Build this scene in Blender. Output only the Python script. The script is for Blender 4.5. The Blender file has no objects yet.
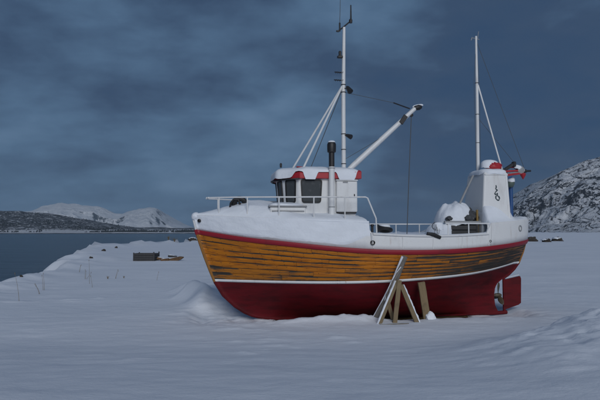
import bpy, math, random
import numpy as np
from mathutils import Vector, Matrix
R = math.radians
scene = bpy.context.scene
col = scene.collection
random.seed(4)
rng = np.random.default_rng(11)

# ---------------------------------------------------------------- camera
EYE = 2.5
cam_d = bpy.data.cameras.new('camera')
cam = bpy.data.objects.new('camera', cam_d); col.objects.link(cam)
cam.location = (0, 0, EYE)
cam.rotation_euler = (R(90) + math.atan(32.3 / 583), 0, 0)
cam_d.sensor_width = 36; cam_d.lens = 34.98
cam_d.clip_start = 0.1; cam_d.clip_end = 40000
scene.camera = cam

# ---------------------------------------------------------------- sun, sky, exposure
SUN_EL, SUN_AZ = R(25), R(8)         # azimuth: from behind the camera, a little to the right
sun_d = bpy.data.lights.new('sun', 'SUN'); sun_d.energy = 1.6; sun_d.angle = R(30)
sun_d.color = (0.98, 0.985, 1.0)
sun = bpy.data.objects.new('sun', sun_d); col.objects.link(sun)
sd = Vector((math.sin(SUN_AZ) * math.cos(SUN_EL), -math.cos(SUN_AZ) * math.cos(SUN_EL), math.sin(SUN_EL)))
sun.rotation_euler = sd.to_track_quat('Z', 'Y').to_euler()
sun.location = (0, -20, 40)

world = bpy.data.worlds.new('World'); scene.world = world; world.use_nodes = True
def build_world():
    nt = world.node_tree; N = nt.nodes; L = nt.links
    N.clear()
    out = N.new('ShaderNodeOutputWorld'); bg = N.new('ShaderNodeBackground')
    bg.inputs['Strength'].default_value = 0.1
    sky = N.new('ShaderNodeTexSky'); sky.sky_type = 'NISHITA'; sky.sun_disc = False
    sky.sun_elevation = SUN_EL; sky.sun_rotation = math.pi - SUN_AZ
    tc = N.new('ShaderNodeTexCoord')
    def m(op, a, b=None, c=None):
        n = N.new('ShaderNodeMath'); n.operation = op
        for i, v in enumerate((a, b, c)):
            if v is None: continue
            if isinstance(v, (int, float)): n.inputs[i].default_value = v
            else: L.new(v, n.inputs[i])
        return n.outputs[0]
    sep = N.new('ShaderNodeSeparateXYZ'); L.new(tc.outputs['Generated'], sep.inputs[0])
    z = m('MAXIMUM', sep.outputs['Z'], 0.0)
    den = m('ADD', z, 0.26)
    cx = N.new('ShaderNodeCombineXYZ')
    L.new(m('DIVIDE', sep.outputs['X'], den), cx.inputs[0]); L.new(m('DIVIDE', sep.outputs['Y'], den), cx.inputs[1])
    def noise(vec, scale, det, rough, off, dist=0.0, sc=(1, 1, 1)):
        mp = N.new('ShaderNodeMapping'); mp.inputs['Location'].default_value = off; mp.inputs['Scale'].default_value = sc
        L.new(vec, mp.inputs[0])
        n = N.new('ShaderNodeTexNoise'); n.inputs['Scale'].default_value = scale; n.inputs['Detail'].default_value = det
        n.inputs['Roughness'].default_value = rough; n.inputs['Distortion'].default_value = dist
        L.new(mp.outputs[0], n.inputs['Vector']); return n.outputs['Fac']
    n1 = noise(cx.outputs[0], 0.9, 3, 0.45, (0.2, 7.7, 0.0), 0.2)
    n3 = noise(cx.outputs[0], 2.4, 7, 0.50, (12.7, 5.9, 0.0), 0.15, (0.8, 1.0, 1))
    n4 = noise(tc.outputs['Generated'], 7.0, 7, 0.52, (0.7, 3.4, 2.0), 0.1, (1, 1, 2.3))
    # thinner cloud ahead lets more of the twilight through than the thick deck above and to the sides
    dt = N.new('ShaderNodeVectorMath'); dt.operation = 'DOT_PRODUCT'; dt.inputs[1].default_value = Vector((-0.20, 1.0, 0.13)).normalized()
    L.new(tc.outputs['Generated'], dt.inputs[0])
    thin = N.new('ShaderNodeMapRange'); thin.interpolation_type = 'SMOOTHSTEP'
    for k_, v_ in (('From Min', 0.86), ('From Max', 0.995), ('To Min', 0.0), ('To Max', 0.13)): thin.inputs[k_].default_value = v_
    L.new(dt.outputs['Value'], thin.inputs['Value'])
    f = m('ADD', m('MULTIPLY', n1, 0.30), m('ADD', m('MULTIPLY', n4, 0.36), m('MULTIPLY', n3, 0.40)))
    f = m('ADD', f, m('SUBTRACT', thin.outputs[0], 0.080))
    # a dark snow shower stands over the sea to the right
    d2 = N.new('ShaderNodeVectorMath'); d2.operation = 'DOT_PRODUCT'; d2.inputs[1].default_value = Vector((0.32, 1.0, 0.06)).normalized()
    L.new(tc.outputs['Generated'], d2.inputs[0])
    sh = N.new('ShaderNodeMapRange'); sh.interpolation_type = 'SMOOTHSTEP'
    for k_, v_ in (('From Min', 0.93), ('From Max', 1.0), ('To Min', 0.0), ('To Max', 0.055)): sh.inputs[k_].default_value = v_
    L.new(d2.outputs['Value'], sh.inputs['Value'])
    f = m('SUBTRACT', f, sh.outputs[0])
    rp = N.new('ShaderNodeValToRGB'); L.new(f, rp.inputs[0])
    e = rp.color_ramp.elements
    e[0].position = 0.34; e[0].color = (0.026, 0.060, 0.128, 1)
    e[1].position = 0.80; e[1].color = (0.150, 0.240, 0.370, 1)
    k = rp.color_ramp.elements.new(0.46); k.color = (0.038, 0.070, 0.133, 1)
    k = rp.color_ramp.elements.new(0.60); k.color = (0.078, 0.143, 0.240, 1)
    mul = N.new('ShaderNodeVectorMath'); mul.operation = 'SCALE'; mul.inputs['Scale'].default_value = 10.0
    L.new(rp.outputs[0], mul.inputs[0])
    mix = N.new('ShaderNodeMix'); mix.data_type = 'RGBA'; mix.inputs['Factor'].default_value = 0.985
    L.new(sky.outputs[0], mix.inputs['A']); L.new(mul.outputs[0], mix.inputs['B'])
    L.new(mix.outputs['Result'], bg.inputs['Color']); L.new(bg.outputs[0], out.inputs[0])
build_world()
scene.view_settings.view_transform = 'Standard'; scene.view_settings.look = 'None'
scene.view_settings.exposure = 0.0; scene.view_settings.gamma = 1.0
scene.view_settings.use_curve_mapping = False
scene.cycles.max_bounces = 6

# ---------------------------------------------------------------- numpy noise
def _hash(ix, iy, seed):
    h = (ix.astype(np.int64) * 374761393 + iy.astype(np.int64) * 668265263 + seed * 974634777) & 0xFFFFFFFF
    h = ((h ^ (h >> 13)) * 1274126177) & 0xFFFFFFFF
    return ((h ^ (h >> 16)) & 0xFFFF) / 65535.0
def vnoise(x, y, seed=0):
    ix, iy = np.floor(x), np.floor(y); fx, fy = x - ix, y - iy
    fx = fx * fx * fx * (fx * (fx * 6 - 15) + 10); fy = fy * fy * fy * (fy * (fy * 6 - 15) + 10)
    a, b = _hash(ix, iy, seed), _hash(ix + 1, iy, seed); c, d = _hash(ix, iy + 1, seed), _hash(ix + 1, iy + 1, seed)
    return (a + (b - a) * fx + (c - a) * fy + (a - b - c + d) * fx * fy) * 2 - 1
def fbm(x, y, octv=5, seed=0, gain=0.5, ridged=False):
    x = np.asarray(x, float); y = np.asarray(y, float)
    s = 0; a = 1.0; t = 0
    for o in range(octv):
        n = vnoise(x * 2 ** o + 17.3 * o, y * 2 ** o - 9.1 * o, seed + o)
        s = s + a * ((1 - np.abs(n)) * 2 - 1 if ridged else n); t += a; a *= gain
    return s / t
def sstep(a, b, x):
    t = np.clip((np.asarray(x, float) - a) / (b - a), 0, 1); return t * t * (3 - 2 * t)

# ---------------------------------------------------------------- terrain height (metres, boat stands on z = 0)
SHORE = [(-9, -400), (-12.5, -60), (-14.0, 10), (-15.6, 27), (-17.2, 33), (-17.6, 39), (-22, 53), (-30.5, 80), (-31, 96), (-27, 146), (-8, 220),
         (60, 330), (220, 420), (420, 450), (900, 380), (1200, 100), (1200, -400)]
def shore_dist(X, Y):
    P = np.array(SHORE, float); n = len(P)
    d = np.full(X.shape, 1e9); ins = np.zeros(X.shape, bool)
    for i in range(n):
        a, b = P[i], P[(i + 1) % n]; ab = b - a
        t = np.clip(((X - a[0]) * ab[0] + (Y - a[1]) * ab[1]) / (ab @ ab), 0, 1)
        d = np.minimum(d, np.hypot(X - a[0] - t * ab[0], Y - a[1] - t * ab[1]))
        c = (a[1] > Y) != (b[1] > Y)
        xi = a[0] + (Y - a[1]) / (ab[1] if ab[1] else 1e-9) * ab[0]
        ins ^= c & (X < xi)
    return np.where(ins, d, -d)
def ground_z(X, Y):
    X = np.asarray(X, float); Y = np.asarray(Y, float)
    d = shore_dist(X, Y)
    sc = np.clip(np.hypot(X, Y) / 45, 0.35, 3)
    d = d + fbm(X / 4.0, Y / 4.0, 5, 3, .6) * 1.9 * sc
    z = 0.08 + fbm(X / 30, Y / 30, 3, 21) * 0.10 + fbm(X / 6, Y / 6, 4, 5) * 0.06
    # low wind ripples, long across the view
    z = z + fbm(X / 1.6, Y / 0.55, 3, 9) * 0.008 + fbm(X / 0.5, Y / 0.35, 3, 14) * 0.010 + np.maximum(fbm(X / 0.9, Y / 0.6, 4, 16), 0) ** 2 * 0.09 * sstep(0.05, .35, fbm(X / 5, Y / 3, 3, 17))
    z = z + fbm(X / 0.22, Y / 0.2, 2, 19) * 0.005
    z = z + 2.0 * sstep(40, 300, Y) * sstep(-25, 60, X) + 0.25 * sstep(25, 60, Y)
    z = z + 0.62 * sstep(13.5, 5.0, Y) + 0.25 * sstep(5, 0, Y)
    # ploughed bank on the right in front
    cy = 9.4 + (X - 1) * 0.42; t = Y - cy
    bank = np.where(t > 0, np.exp(-(t / 1.7) ** 2), np.exp(-(t / 3.4) ** 2))
    z = z + bank * sstep(1.5, 7.0, X) * (0.72 + 0.20 * fbm(X / 0.9, Y / 0.9, 4, 31) + 0.10 * np.maximum(fbm(X / .55, Y / .5, 5, 33, .6, True), 0) + 0.05 * fbm(X / .2, Y / .2, 3, 35))
    # drift behind the bow with a scooped edge
    cx = -2.75 - (Y - 17.8) * 0.28 + 0.12 * np.sin(Y * 2.3) + 0.04 * fbm(X / .9, Y / .9, 2, 37); t = X - cx
    h = 0.66 * sstep(17.0, 20.3, Y) * sstep(27, 21, Y)
    z = z + h * np.where(t > 0, 0.66 + 0.34 * np.exp(-(t / 0.22) ** 2), np.exp(-(t / 0.50) ** 2)) * sstep(3.2, 1.4, t)
    z = z + sstep(2.6, 1.0, np.hypot(X + 1.9, (Y - 17.2) * .8)) * (0.05 * fbm(X / .35, Y / .35, 4, 38) + 0.05)
    # boat-local features
    c, s = math.cos(YAW), math.sin(YAW)
    lx = (X - OX) * c + (Y - OY) * s; ly = -(X - OX) * s + (Y - OY) * c
    under = sstep(1.9, 0.7, np.abs(ly)) * sstep(5.2, 4.6, np.abs(lx + 0.1))
    z = z - under * 0.17
    m1 = 0.16 * np.exp(-((lx + 1.6) / 1.25) ** 2 - ((ly + 1.55) / 0.36) ** 2) + 0.12 * np.exp(-((lx + 0.45) / 0.5) ** 2 - ((ly + 1.6) / 0.3) ** 2)
    m1 = m1 + 0.06 * np.exp(-((lx - 2.6) / 1.3) ** 2 - ((ly + 1.9) / 0.35) ** 2)
    m1 = m1 + 0.12 * np.exp(-((lx + 3.9) / 0.7) ** 2 - ((ly + 0.7) / 0.5) ** 2)
    z = z + m1 * (1 + 0.5 * fbm(X / 0.4, Y / 0.4, 3, 41))
    near = np.exp(-(np.clip(np.hypot(np.maximum(np.abs(lx) - 4.5, 0), np.maximum(np.abs(ly) - 1.2, 0)), 0, 9) / 0.8) ** 2)
    z = z + near * fbm(X / 0.3, Y / 0.3, 4, 43) * 0.045
    # shore bank: rounded lip, then down below the water
    lip = 0.24 * np.exp(-((d - 2.6) / 1.3) ** 2) * (1 + 1.6 * fbm(X / 1.5, Y / 1.5, 4, 51)) * np.clip(sc, .5, 2)
    z = z + lip
    return np.where(d > 0, -1.5 + (z + 1.5) * sstep(-0.2, 2.4, d) ** 0.6, -1.5 - np.clip(-d * 0.2, 0, 3))
OX, OY, YAW = 1.9, 17.5, R(10)
BM = Matrix.Translation((OX, OY, 0)) @ Matrix.Rotation(YAW, 4, 'Z')

# ---------------------------------------------------------------- materials
def new_mat(name):
    m = bpy.data.materials.new(name); m.use_nodes = True
    nt = m.node_tree; b = nt.nodes['Principled BSDF']; return m, nt, b
class NG:
    def __init__(s, nt): s.nt = nt; s.N = nt.nodes; s.L = nt.links
    def tc(s, k='Object'): 
        n = s.N.new('ShaderNodeTexCoord'); return n.outputs[k]
    def geo(s, k): return s.N.new('ShaderNodeNewGeometry').outputs[k]
    def map(s, v, scale=(1, 1, 1), loc=(0, 0, 0)):
        n = s.N.new('ShaderNodeMapping'); n.inputs['Scale'].default_value = scale; n.inputs['Location'].default_value = loc
        s.L.new(v, n.inputs[0]); return n.outputs[0]
    def noise(s, v, scale=5, det=4, rough=0.5, dist=0):
        n = s.N.new('ShaderNodeTexNoise'); n.inputs['Scale'].default_value = scale; n.inputs['Detail'].default_value = det
        n.inputs['Roughness'].default_value = rough; n.inputs['Distortion'].default_value = dist
        s.L.new(v, n.inputs['Vector']); return n.outputs['Fac']
    def m(s, op, a, b=None, c=None, clamp=False):
        n = s.N.new('ShaderNodeMath'); n.operation = op; n.use_clamp = clamp
        for i, v in enumerate((a, b, c)):
            if v is None: continue
            if isinstance(v, (int, float)): n.inputs[i].default_value = v
            else: s.L.new(v, n.inputs[i])
        return n.outputs[0]
    def ramp(s, f, a, b, c0=0.0, c1=1.0):
        n = s.N.new('ShaderNodeMapRange'); n.interpolation_type = 'SMOOTHSTEP'
        n.inputs['From Min'].default_value = a; n.inputs['From Max'].default_value = b
        n.inputs['To Min'].default_value = c0; n.inputs['To Max'].default_value = c1
        s.L.new(f, n.inputs['Value']); return n.outputs[0]
    def mix(s, f, a, b):
        n = s.N.new('ShaderNodeMix'); n.data_type = 'RGBA'
        for k, v in (('Factor', f), ('A', a), ('B', b)):
            if isinstance(v, (int, float)): n.inputs[k].default_value = v
            elif isinstance(v, tuple): n.inputs[k].default_value = (*v, 1) if len(v) == 3 else v
            else: s.L.new(v, n.inputs[k])
        return n.outputs['Result']
    def bump(s, h, strength, dist, normal=None):
        n = s.N.new('ShaderNodeBump'); n.inputs['Strength'].default_value = strength; n.inputs['Distance'].default_value = dist
        s.L.new(h, n.inputs['Height'])
        if normal is not None: s.L.new(normal, n.inputs['Normal'])
        return n.outputs[0]
    def sep(s, v):
        n = s.N.new('ShaderNodeSeparateXYZ'); s.L.new(v, n.inputs[0]); return n.outputs
    def rand(s):
        return s.N.new('ShaderNodeObjectInfo').outputs['Random']

def mat_paint(name, c, dirt=(0.12, 0.11, 0.10), amount=0.35, rough=0.5, scale=3.0, bump=0.15, streak=True):
    m, nt, b = new_mat(name); g = NG(nt); o = g.tc()
    n = g.noise(g.map(o, (1, 1, 0.22 if streak else 1)), scale, 6, 0.6)
    f = g.ramp(n, 0.52, 0.78, 0, amount)
    f2 = g.ramp(g.noise(o, scale * 9, 5, 0.65), 0.55, 0.72, 0, amount * 0.6)
    cc = g.mix(f2, g.mix(f, c, dirt), dirt)
    if name == 'white_paint':
        ru = g.m('MULTIPLY', g.ramp(g.noise(g.map(o, (7, 7, 0.35)), 1.5, 5, 0.6), 0.57, 0.74), g.ramp(g.noise(o, 1.3, 3), 0.45, 0.65))
        cc = g.mix(g.m('MULTIPLY', ru, 0.7), cc, (0.30, 0.17, 0.09))
    nt.links.new(cc, b.inputs['Base Color']); b.inputs['Roughness'].default_value = rough
    nt.links.new(g.bump(g.noise(o, scale * 12, 5), bump, 0.004), b.inputs['Normal'])
    return m
M = {}
M['white'] = mat_paint('white_paint', (0.72, 0.73, 0.73), (0.30, 0.27, 0.24), 0.35, 0.5)
M['white_metal'] = mat_paint('white_enamelled_metal', (0.72, 0.73, 0.73), (0.2, 0.15, 0.11), 0.25, 0.4, 6)
M['red'] = mat_paint('red_gloss_paint', (0.27, 0.006, 0.018), (0.09, 0.01, 0.015), 0.5, 0.55, 2.5)
M['red_trim'] = mat_paint('red_trim_paint', (0.40, 0.020, 0.030), (0.10, 0.02, 0.02), 0.3, 0.45, 4)
M['black'] = mat_paint('black_metal', (0.018, 0.018, 0.020), (0.05, 0.04, 0.03), 0.3, 0.5, 5)
M['dark_net'] = mat_paint('dark_netting', (0.050, 0.054, 0.060), (0.16, 0.16, 0.16), 0.7, 0.8, 9, 0.8)
M['rubber'] = mat_paint('black_rubber', (0.015, 0.015, 0.016), (0.05, 0.05, 0.05), 0.3, 0.6, 6)
M['grey_metal'] = mat_paint('galvanised_metal', (0.28, 0.29, 0.30), (0.10, 0.08, 0.07), 0.4, 0.45, 6)
M['bronze'] = mat_paint('weathered_bronze', (0.085, 0.068, 0.045), (0.05, 0.06, 0.05), 0.5, 0.5, 6)
M['yellow'] = mat_paint('yellow_paint', (0.22, 0.135, 0.03), (0.06, 0.04, 0.025), 0.5, 0.5, 6)
M['blue'] = mat_paint('blue_paint', (0.018, 0.075, 0.22), (0.03, 0.03, 0.04), 0.3, 0.5, 5)
M['green_buoy'] = mat_paint('grey_green_plastic', (0.10, 0.14, 0.12), (0.05, 0.05, 0.05), 0.3, 0.5, 5)
M['wire'] = mat_paint('steel_wire', (0.09, 0.10, 0.11), (0.05, 0.04, 0.04), 0.3, 0.5, 9)
M['emblem'] = mat_paint('dark_green_grey_lettering', (0.035, 0.065, 0.075), (0.2, 0.2, 0.2), 0.2, 0.5, 9)
M['glass'] = mat_paint('dim_window_glass', (0.055, 0.062, 0.066), (0.13, 0.135, 0.14), 0.6, 0.18, 5, 0.0, False)
M['dark_box'] = mat_paint('dark_weathered_boards', (0.040, 0.040, 0.042), (0.10, 0.10, 0.10), 0.5, 0.7, 4)

def mat_snow(name, scale=1.0, c=(0.79, 0.83, 0.885)):
    m, nt, b = new_mat(name); g = NG(nt); o = g.geo('Position')
    n1 = g.noise(g.map(o, (1, 1.8, 1)), 2.2 * scale, 6, 0.6); n2 = g.noise(o, 26 * scale, 5, 0.6); n3 = g.noise(o, 140 * scale, 2, 0.6)
    cc = g.mix(g.ramp(n1, 0.35, 0.7), tuple(x * 0.94 for x in c), c)
    nt.links.new(cc, b.inputs['Base Color'])
    b.inputs['Roughness'].default_value = 0.75; b.inputs['Specular IOR Level'].default_value = 0.25
    b1 = g.bump(n1, 0.5, 0.06); b2 = g.bump(n2, 0.45, 0.012, b1); b3 = g.bump(n3, 0.35, 0.003, b2)
    nt.links.new(b3, b.inputs['Normal'])
    return m
M['snow'] = mat_snow('fresh_snow')
M['snow_rough'] = mat_snow('wind_packed_snow', 1.6, (0.79, 0.81, 0.84))

def mat_ground():
    m, nt, b = new_mat('snow_field'); g = NG(nt); o = g.geo('Position'); z = g.sep(o)[2]
    n0 = g.noise(g.map(o, (0.4, 0.8, 1)), 0.5, 5, 0.55); n1 = g.noise(g.map(o, (0.8, 1.3, 1)), 1.1, 6, 0.55)
    n2 = g.noise(o, 14, 5, 0.6); n3 = g.noise(o, 90, 3, 0.6)
    snow = g.mix(g.ramp(n0, 0.3, 0.7), (0.74, 0.785, 0.85), (0.81, 0.85, 0.91))
    # dead grass and earth where the boat keeps the snow off, dark rock at the tide line
    at = nt.nodes.new('ShaderNodeAttribute'); at.attribute_name = 'bare'
    f = g.ramp(g.m('ADD', at.outputs['Fac'], g.m('MULTIPLY', g.m('SUBTRACT', n2, 0.5), 1.3)), 0.40, 0.62)
    earth = g.mix(g.noise(o, 30, 4), (0.035, 0.022, 0.012), (0.13, 0.085, 0.035))
    cc = g.mix(f, snow, earth)
    cc = g.mix(g.ramp(g.m('ADD', z, g.m('MULTIPLY', g.m('SUBTRACT', n1, .5), 0.9)), -0.55, -0.85), cc, (0.03, 0.03, 0.032))
    nt.links.new(cc, b.inputs['Base Color'])
    b.inputs['Roughness'].default_value = 0.8; b.inputs['Specular IOR Level'].default_value = 0.2
    b1 = g.bump(n1, 0.4, 0.07); b2 = g.bump(n2, 0.6, 0.014, b1); b3 = g.bump(n3, 0.6, 0.006, b2)
    nt.links.new(b3, b.inputs['Normal'])
    return m
M['ground'] = mat_ground()

def mat_hull_wood():
    m, nt, b = new_mat('worn_varnished_planking'); g = NG(nt)
    uv = g.tc('UV'); s = g.sep(uv); u, v = s[0], s[1]; r = g.rand()
    off = nt.nodes.new('ShaderNodeCombineXYZ'); nt.links.new(g.m('MULTIPLY', r, 37.0), off.inputs[0]); nt.links.new(g.m('MULTIPLY', r, 11.0), off.inputs[1])
    ad = nt.nodes.new('ShaderNodeVectorMath'); nt.links.new(uv, ad.inputs[0]); nt.links.new(off.outputs[0], ad.inputs[1]); p = ad.outputs[0]
    at0 = nt.nodes.new('ShaderNodeAttribute'); at0.attribute_name = 'wear'
    grain = g.noise(g.map(p, (1.2, 9, 1)), 3, 6, 0.6, 0.6)
    patch = g.noise(g.map(p, (1.0, 1.0, 1)), 1.6, 5, 0.55)
    base = g.mix(g.ramp(grain, .3, .7), (0.35, 0.105, 0.006), (0.68, 0.235, 0.012))
    base = g.mix(g.ramp(patch, 0.40, 0.72), base, (0.26, 0.075, 0.012))
    base = g.mix(g.m('MULTIPLY', at0.outputs['Fac'], 0.45), base, (0.20, 0.085, 0.022))
    base = g.mix(g.ramp(r, 0.0, 1.0, 0.0, 0.55), base, (0.36, 0.14, 0.02))
    # bare grey-black wood along the plank edges and in long flakes; more of it low and aft
    edge = g.m('MULTIPLY', g.m('ABSOLUTE', g.m('SUBTRACT', v, 0.5)), 2.0)
    at = nt.nodes.new('ShaderNodeAttribute'); at.attribute_name = 'wear'
    w1 = g.noise(g.map(p, (0.42, 0.7, 1)), 1.7, 6, 0.60)
    w2 = g.noise(g.map(p, (0.9, 5, 1)), 2.4, 7, 0.68)
    k = g.m('ADD', g.m('MULTIPLY', g.m('MULTIPLY', g.ramp(edge, 0.45, 0.95), g.ramp(g.noise(g.map(p, (0.5, 0.15, 1), (3, 9, 0)), 1.5, 4), 0.40, 0.62)), 0.26), g.m('MULTIPLY', at.outputs['Fac'], 0.20))
    k = g.m('ADD', k, g.m('ADD', g.m('MULTIPLY', w1, 0.66), g.m('MULTIPLY', w2, 0.30)))
    worn = g.ramp(k, 0.575, 0.675)
    dark = g.mix(g.noise(g.map(p, (2, 14, 1)), 3, 5), (0.012, 0.012, 0.013), (0.085, 0.075, 0.065))
    # nail heads in two rows at every frame
    fu = g.m('ABSOLUTE', g.m('SUBTRACT', g.m('FRACT', g.m('MULTIPLY', u, 3.6)), 0.5))
    fv = g.m('ABSOLUTE', g.m('SUBTRACT', g.m('ABSOLUTE', g.m('SUBTRACT', v, 0.5)), 0.27))
    dn = g.m('SQRT', g.m('ADD', g.m('POWER', g.m('MULTIPLY', fu, 0.28), 2.0), g.m('POWER', g.m('MULTIPLY', fv, 0.13), 2.0)))
    dot = g.m('MULTIPLY', g.ramp(dn, 0.016, 0.007), g.ramp(g.noise(g.map(p, (1, 1, 1)), 5, 2), 0.44, 0.54))
    cc = g.mix(worn, base, dark); cc = g.mix(g.m('MULTIPLY', dot, 0.8), cc, (0.02, 0.014, 0.010))
    nt.links.new(cc, b.inputs['Base Color'])
    nt.links.new(g.ramp(worn, 0, 1, 0.42, 0.8), b.inputs['Roughness'])
    b.inputs['Specular IOR Level'].default_value = 0.22
    nt.links.new(g.bump(g.m('SUBTRACT', g.m('MULTIPLY', grain, 0.3), g.m('MULTIPLY', worn, 0.6)), 0.5, 0.006), b.inputs['Normal'])
    return m
M['plank'] = mat_hull_wood()

def mat_bottom():
    m, nt, b = new_mat('antifouling_red'); g = NG(nt); uv = g.tc('UV'); v = g.sep(uv)[1]; o = g.tc()
    n = g.noise(g.map(o, (0.5, 0.5, 2)), 3, 6, 0.6); n2 = g.noise(o, 20, 5, 0.6)
    cc = g.mix(g.ramp(n, 0.35, 0.75), (0.120, 0.006, 0.010), (0.060, 0.005, 0.007))
    cc = g.mix(g.ramp(n2, 0.58, 0.75, 0, 0.5), cc, (0.035, 0.010, 0.010))
    sc_ = g.ramp(g.noise(g.map(o, (1.0, 1, 6)), 5, 7, 0.7), 0.60, 0.70, 0, 0.55)
    cc = g.mix(sc_, cc, (0.16, 0.03, 0.025))
    fr = g.m('ABSOLUTE', g.m('SUBTRACT', g.m('FRACT', g.m('MULTIPLY', v, 9.0)), 0.5))
    seam = g.ramp(fr, 0.03, 0.0)
    cc = g.mix(g.m('MULTIPLY', seam, 0.5), cc, (0.03, 0.004, 0.006))
    nt.links.new(cc, b.inputs['Base Color']); b.inputs['Roughness'].default_value = 0.65; b.inputs['Specular IOR Level'].default_value = 0.2
    nt.links.new(g.bump(g.m('SUBTRACT', g.m('MULTIPLY', n2, 0.3), seam), 0.4, 0.006), b.inputs['Normal'])
    return m
M['bottom'] = mat_bottom()

def mat_timber(name, c0, c1):
    m, nt, b = new_mat(name); g = NG(nt); o = g.tc(); r = g.rand()
    grain = g.noise(g.map(o, (14, 14, 1.2)), 2.5, 6, 0.6, 0.5); n = g.noise(o, 4, 5)
    cc = g.mix(grain, c0, c1); cc = g.mix(g.ramp(n, 0.5, 0.75, 0, 0.6), cc, tuple(x * 0.4 for x in c0))
    cc = g.mix(g.m('MULTIPLY', r, 0.3), cc, (0.10, 0.085, 0.06))
    nt.links.new(cc, b.inputs['Base Color']); b.inputs['Roughness'].default_value = 0.8
    nt.links.new(g.bump(grain, 0.5, 0.006), b.inputs['Normal']); return m
M['timber'] = mat_timber('weathered_pine', (0.12, 0.085, 0.042), (0.30, 0.22, 0.12))
M['timber_grey'] = mat_timber('grey_driftwood', (0.11, 0.10, 0.09), (0.26, 0.24, 0.22))
M['timber_brown'] = mat_timber('rusty_brown_wood', (0.075, 0.038, 0.016), (0.17, 0.085, 0.028))
M['stem'] = mat_timber('varnished_stem', (0.20, 0.085, 0.016), (0.42, 0.18, 0.03))
M['grass'] = mat_timber('dry_grass', (0.14, 0.10, 0.045), (0.26, 0.19, 0.09))

def mat_water():
    m, nt, b = new_mat('cold_sea'); g = NG(nt); o = g.geo('Position')
    b.inputs['Base Color'].default_value = (0.022, 0.038, 0.055, 1); b.inputs['Roughness'].default_value = 0.22
    b.inputs['IOR'].default_value = 1.33
    n1 = g.noise(g.map(o, (0.5, 1.0, 1)), 0.55, 6, 0.6, 0.4); n2 = g.noise(g.map(o, (0.03, 0.09, 1)), 0.8, 5, 0.55)
    b1 = g.bump(n1, 0.5, 0.5); b2 = g.bump(n2, 0.25, 3.0, b1)
    nt.links.new(b2, b.inputs['Normal']); return m
M['water'] = mat_water()

def mat_mountain(name, sc, rock=(0.020, 0.022, 0.026), rock2=(0.075, 0.075, 0.080), slope_lo=0.66, slope_hi=0.86, forest=0.0, tide=2.5, amp=0.9, crack=0.0):
    m, nt, b = new_mat(name); g = NG(nt); o = g.geo('Position'); nz = g.sep(g.geo('Normal'))[2]; z = g.sep(o)[2]
    n1 = g.noise(o, 0.012 * sc, 8, 0.62, 0.5); n2 = g.noise(o, 0.06 * sc, 7, 0.68, 0.3); n3 = g.noise(g.map(o, (1, 1, 0.4)), 0.22 * sc, 6, 0.7)
    k = g.m('ADD', nz, g.m('ADD', g.m('MULTIPLY', g.m('SUBTRACT', n1, 0.5), amp), g.m('MULTIPLY', g.m('SUBTRACT', n2, 0.5), amp)))
    k = g.m('ADD', k, g.m('MULTIPLY', g.m('SUBTRACT', n3, 0.5), amp))
    if crack:
        c1 = g.noise(g.map(o, (1, 1, 1.4), (300, 90, 0)), 0.010 * sc, 5, 0.55, 0.8); c2 = g.noise(g.map(o, (1, 1, 1.6), (70, 20, 0)), 0.024 * sc, 5, 0.55, 0.8)
        for cn, wd in ((c1, 0.035), (c2, 0.03)): k = g.m('SUBTRACT', k, g.ramp(g.m('ABSOLUTE', g.m('SUBTRACT', cn, 0.5)), wd, 0.0, 0, crack))
    sn = g.ramp(k, slope_lo, slope_hi)
    rk = g.mix(n2, rock, rock2)
    snow = g.mix(g.ramp(n2, 0.3, 0.7), (0.62, 0.65, 0.69), (0.80, 0.82, 0.85))
    cc = g.mix(sn, rk, snow)
    if forest:
        ff = g.m('ADD', n2, g.m('MULTIPLY', g.m('SUBTRACT', n3, 0.5), 0.8))
        ff = g.m('ADD', ff, g.ramp(z, 4, 14, -0.25, 0.0))
        cc = g.mix(g.m('MULTIPLY', g.ramp(ff, 0.36, 0.48), forest), cc, (0.030, 0.030, 0.031))
    cc = g.mix(g.ramp(g.m('ADD', z, g.m('MULTIPLY', n2, 2.0)), tide + 1.2, tide), cc, (0.015, 0.017, 0.020))
    nt.links.new(cc, b.inputs['Base Color']); b.inputs['Roughness'].default_value = 0.85; b.inputs['Specular IOR Level'].default_value = 0.1
    nt.links.new(g.bump(g.m('ADD', n2, g.m('MULTIPLY', n3, 0.4)), 0.9, 9.0 / sc), b.inputs['Normal'])
    return m
M['mtn_r'] = mat_mountain('snowy_rock_face', 1.6, slope_lo=0.50, slope_hi=0.68, amp=0.75, crack=0.5)
M['mtn_l'] = mat_mountain('snowy_far_mountain', 0.5, slope_lo=0.62, slope_hi=0.76, amp=0.45, rock=(.03, .034, .04), tide=-99)
M['hill'] = mat_mountain('wooded_low_hill', 0.8, slope_lo=0.6, slope_hi=0.8, forest=0.93, tide=0.6)
m_, nt_, b_ = new_mat('dark_spruce'); b_.inputs['Base Color'].default_value = (0.020, 0.024, 0.024, 1); b_.inputs['Roughness'].default_value = 0.9; M['spruce'] = m_
M['rock'] = mat_mountain('shore_rock', 60, rock=(0.03, 0.028, 0.026), rock2=(0.10, 0.085, 0.07), slope_lo=0.92, slope_hi=1.02, tide=-99)

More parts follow.
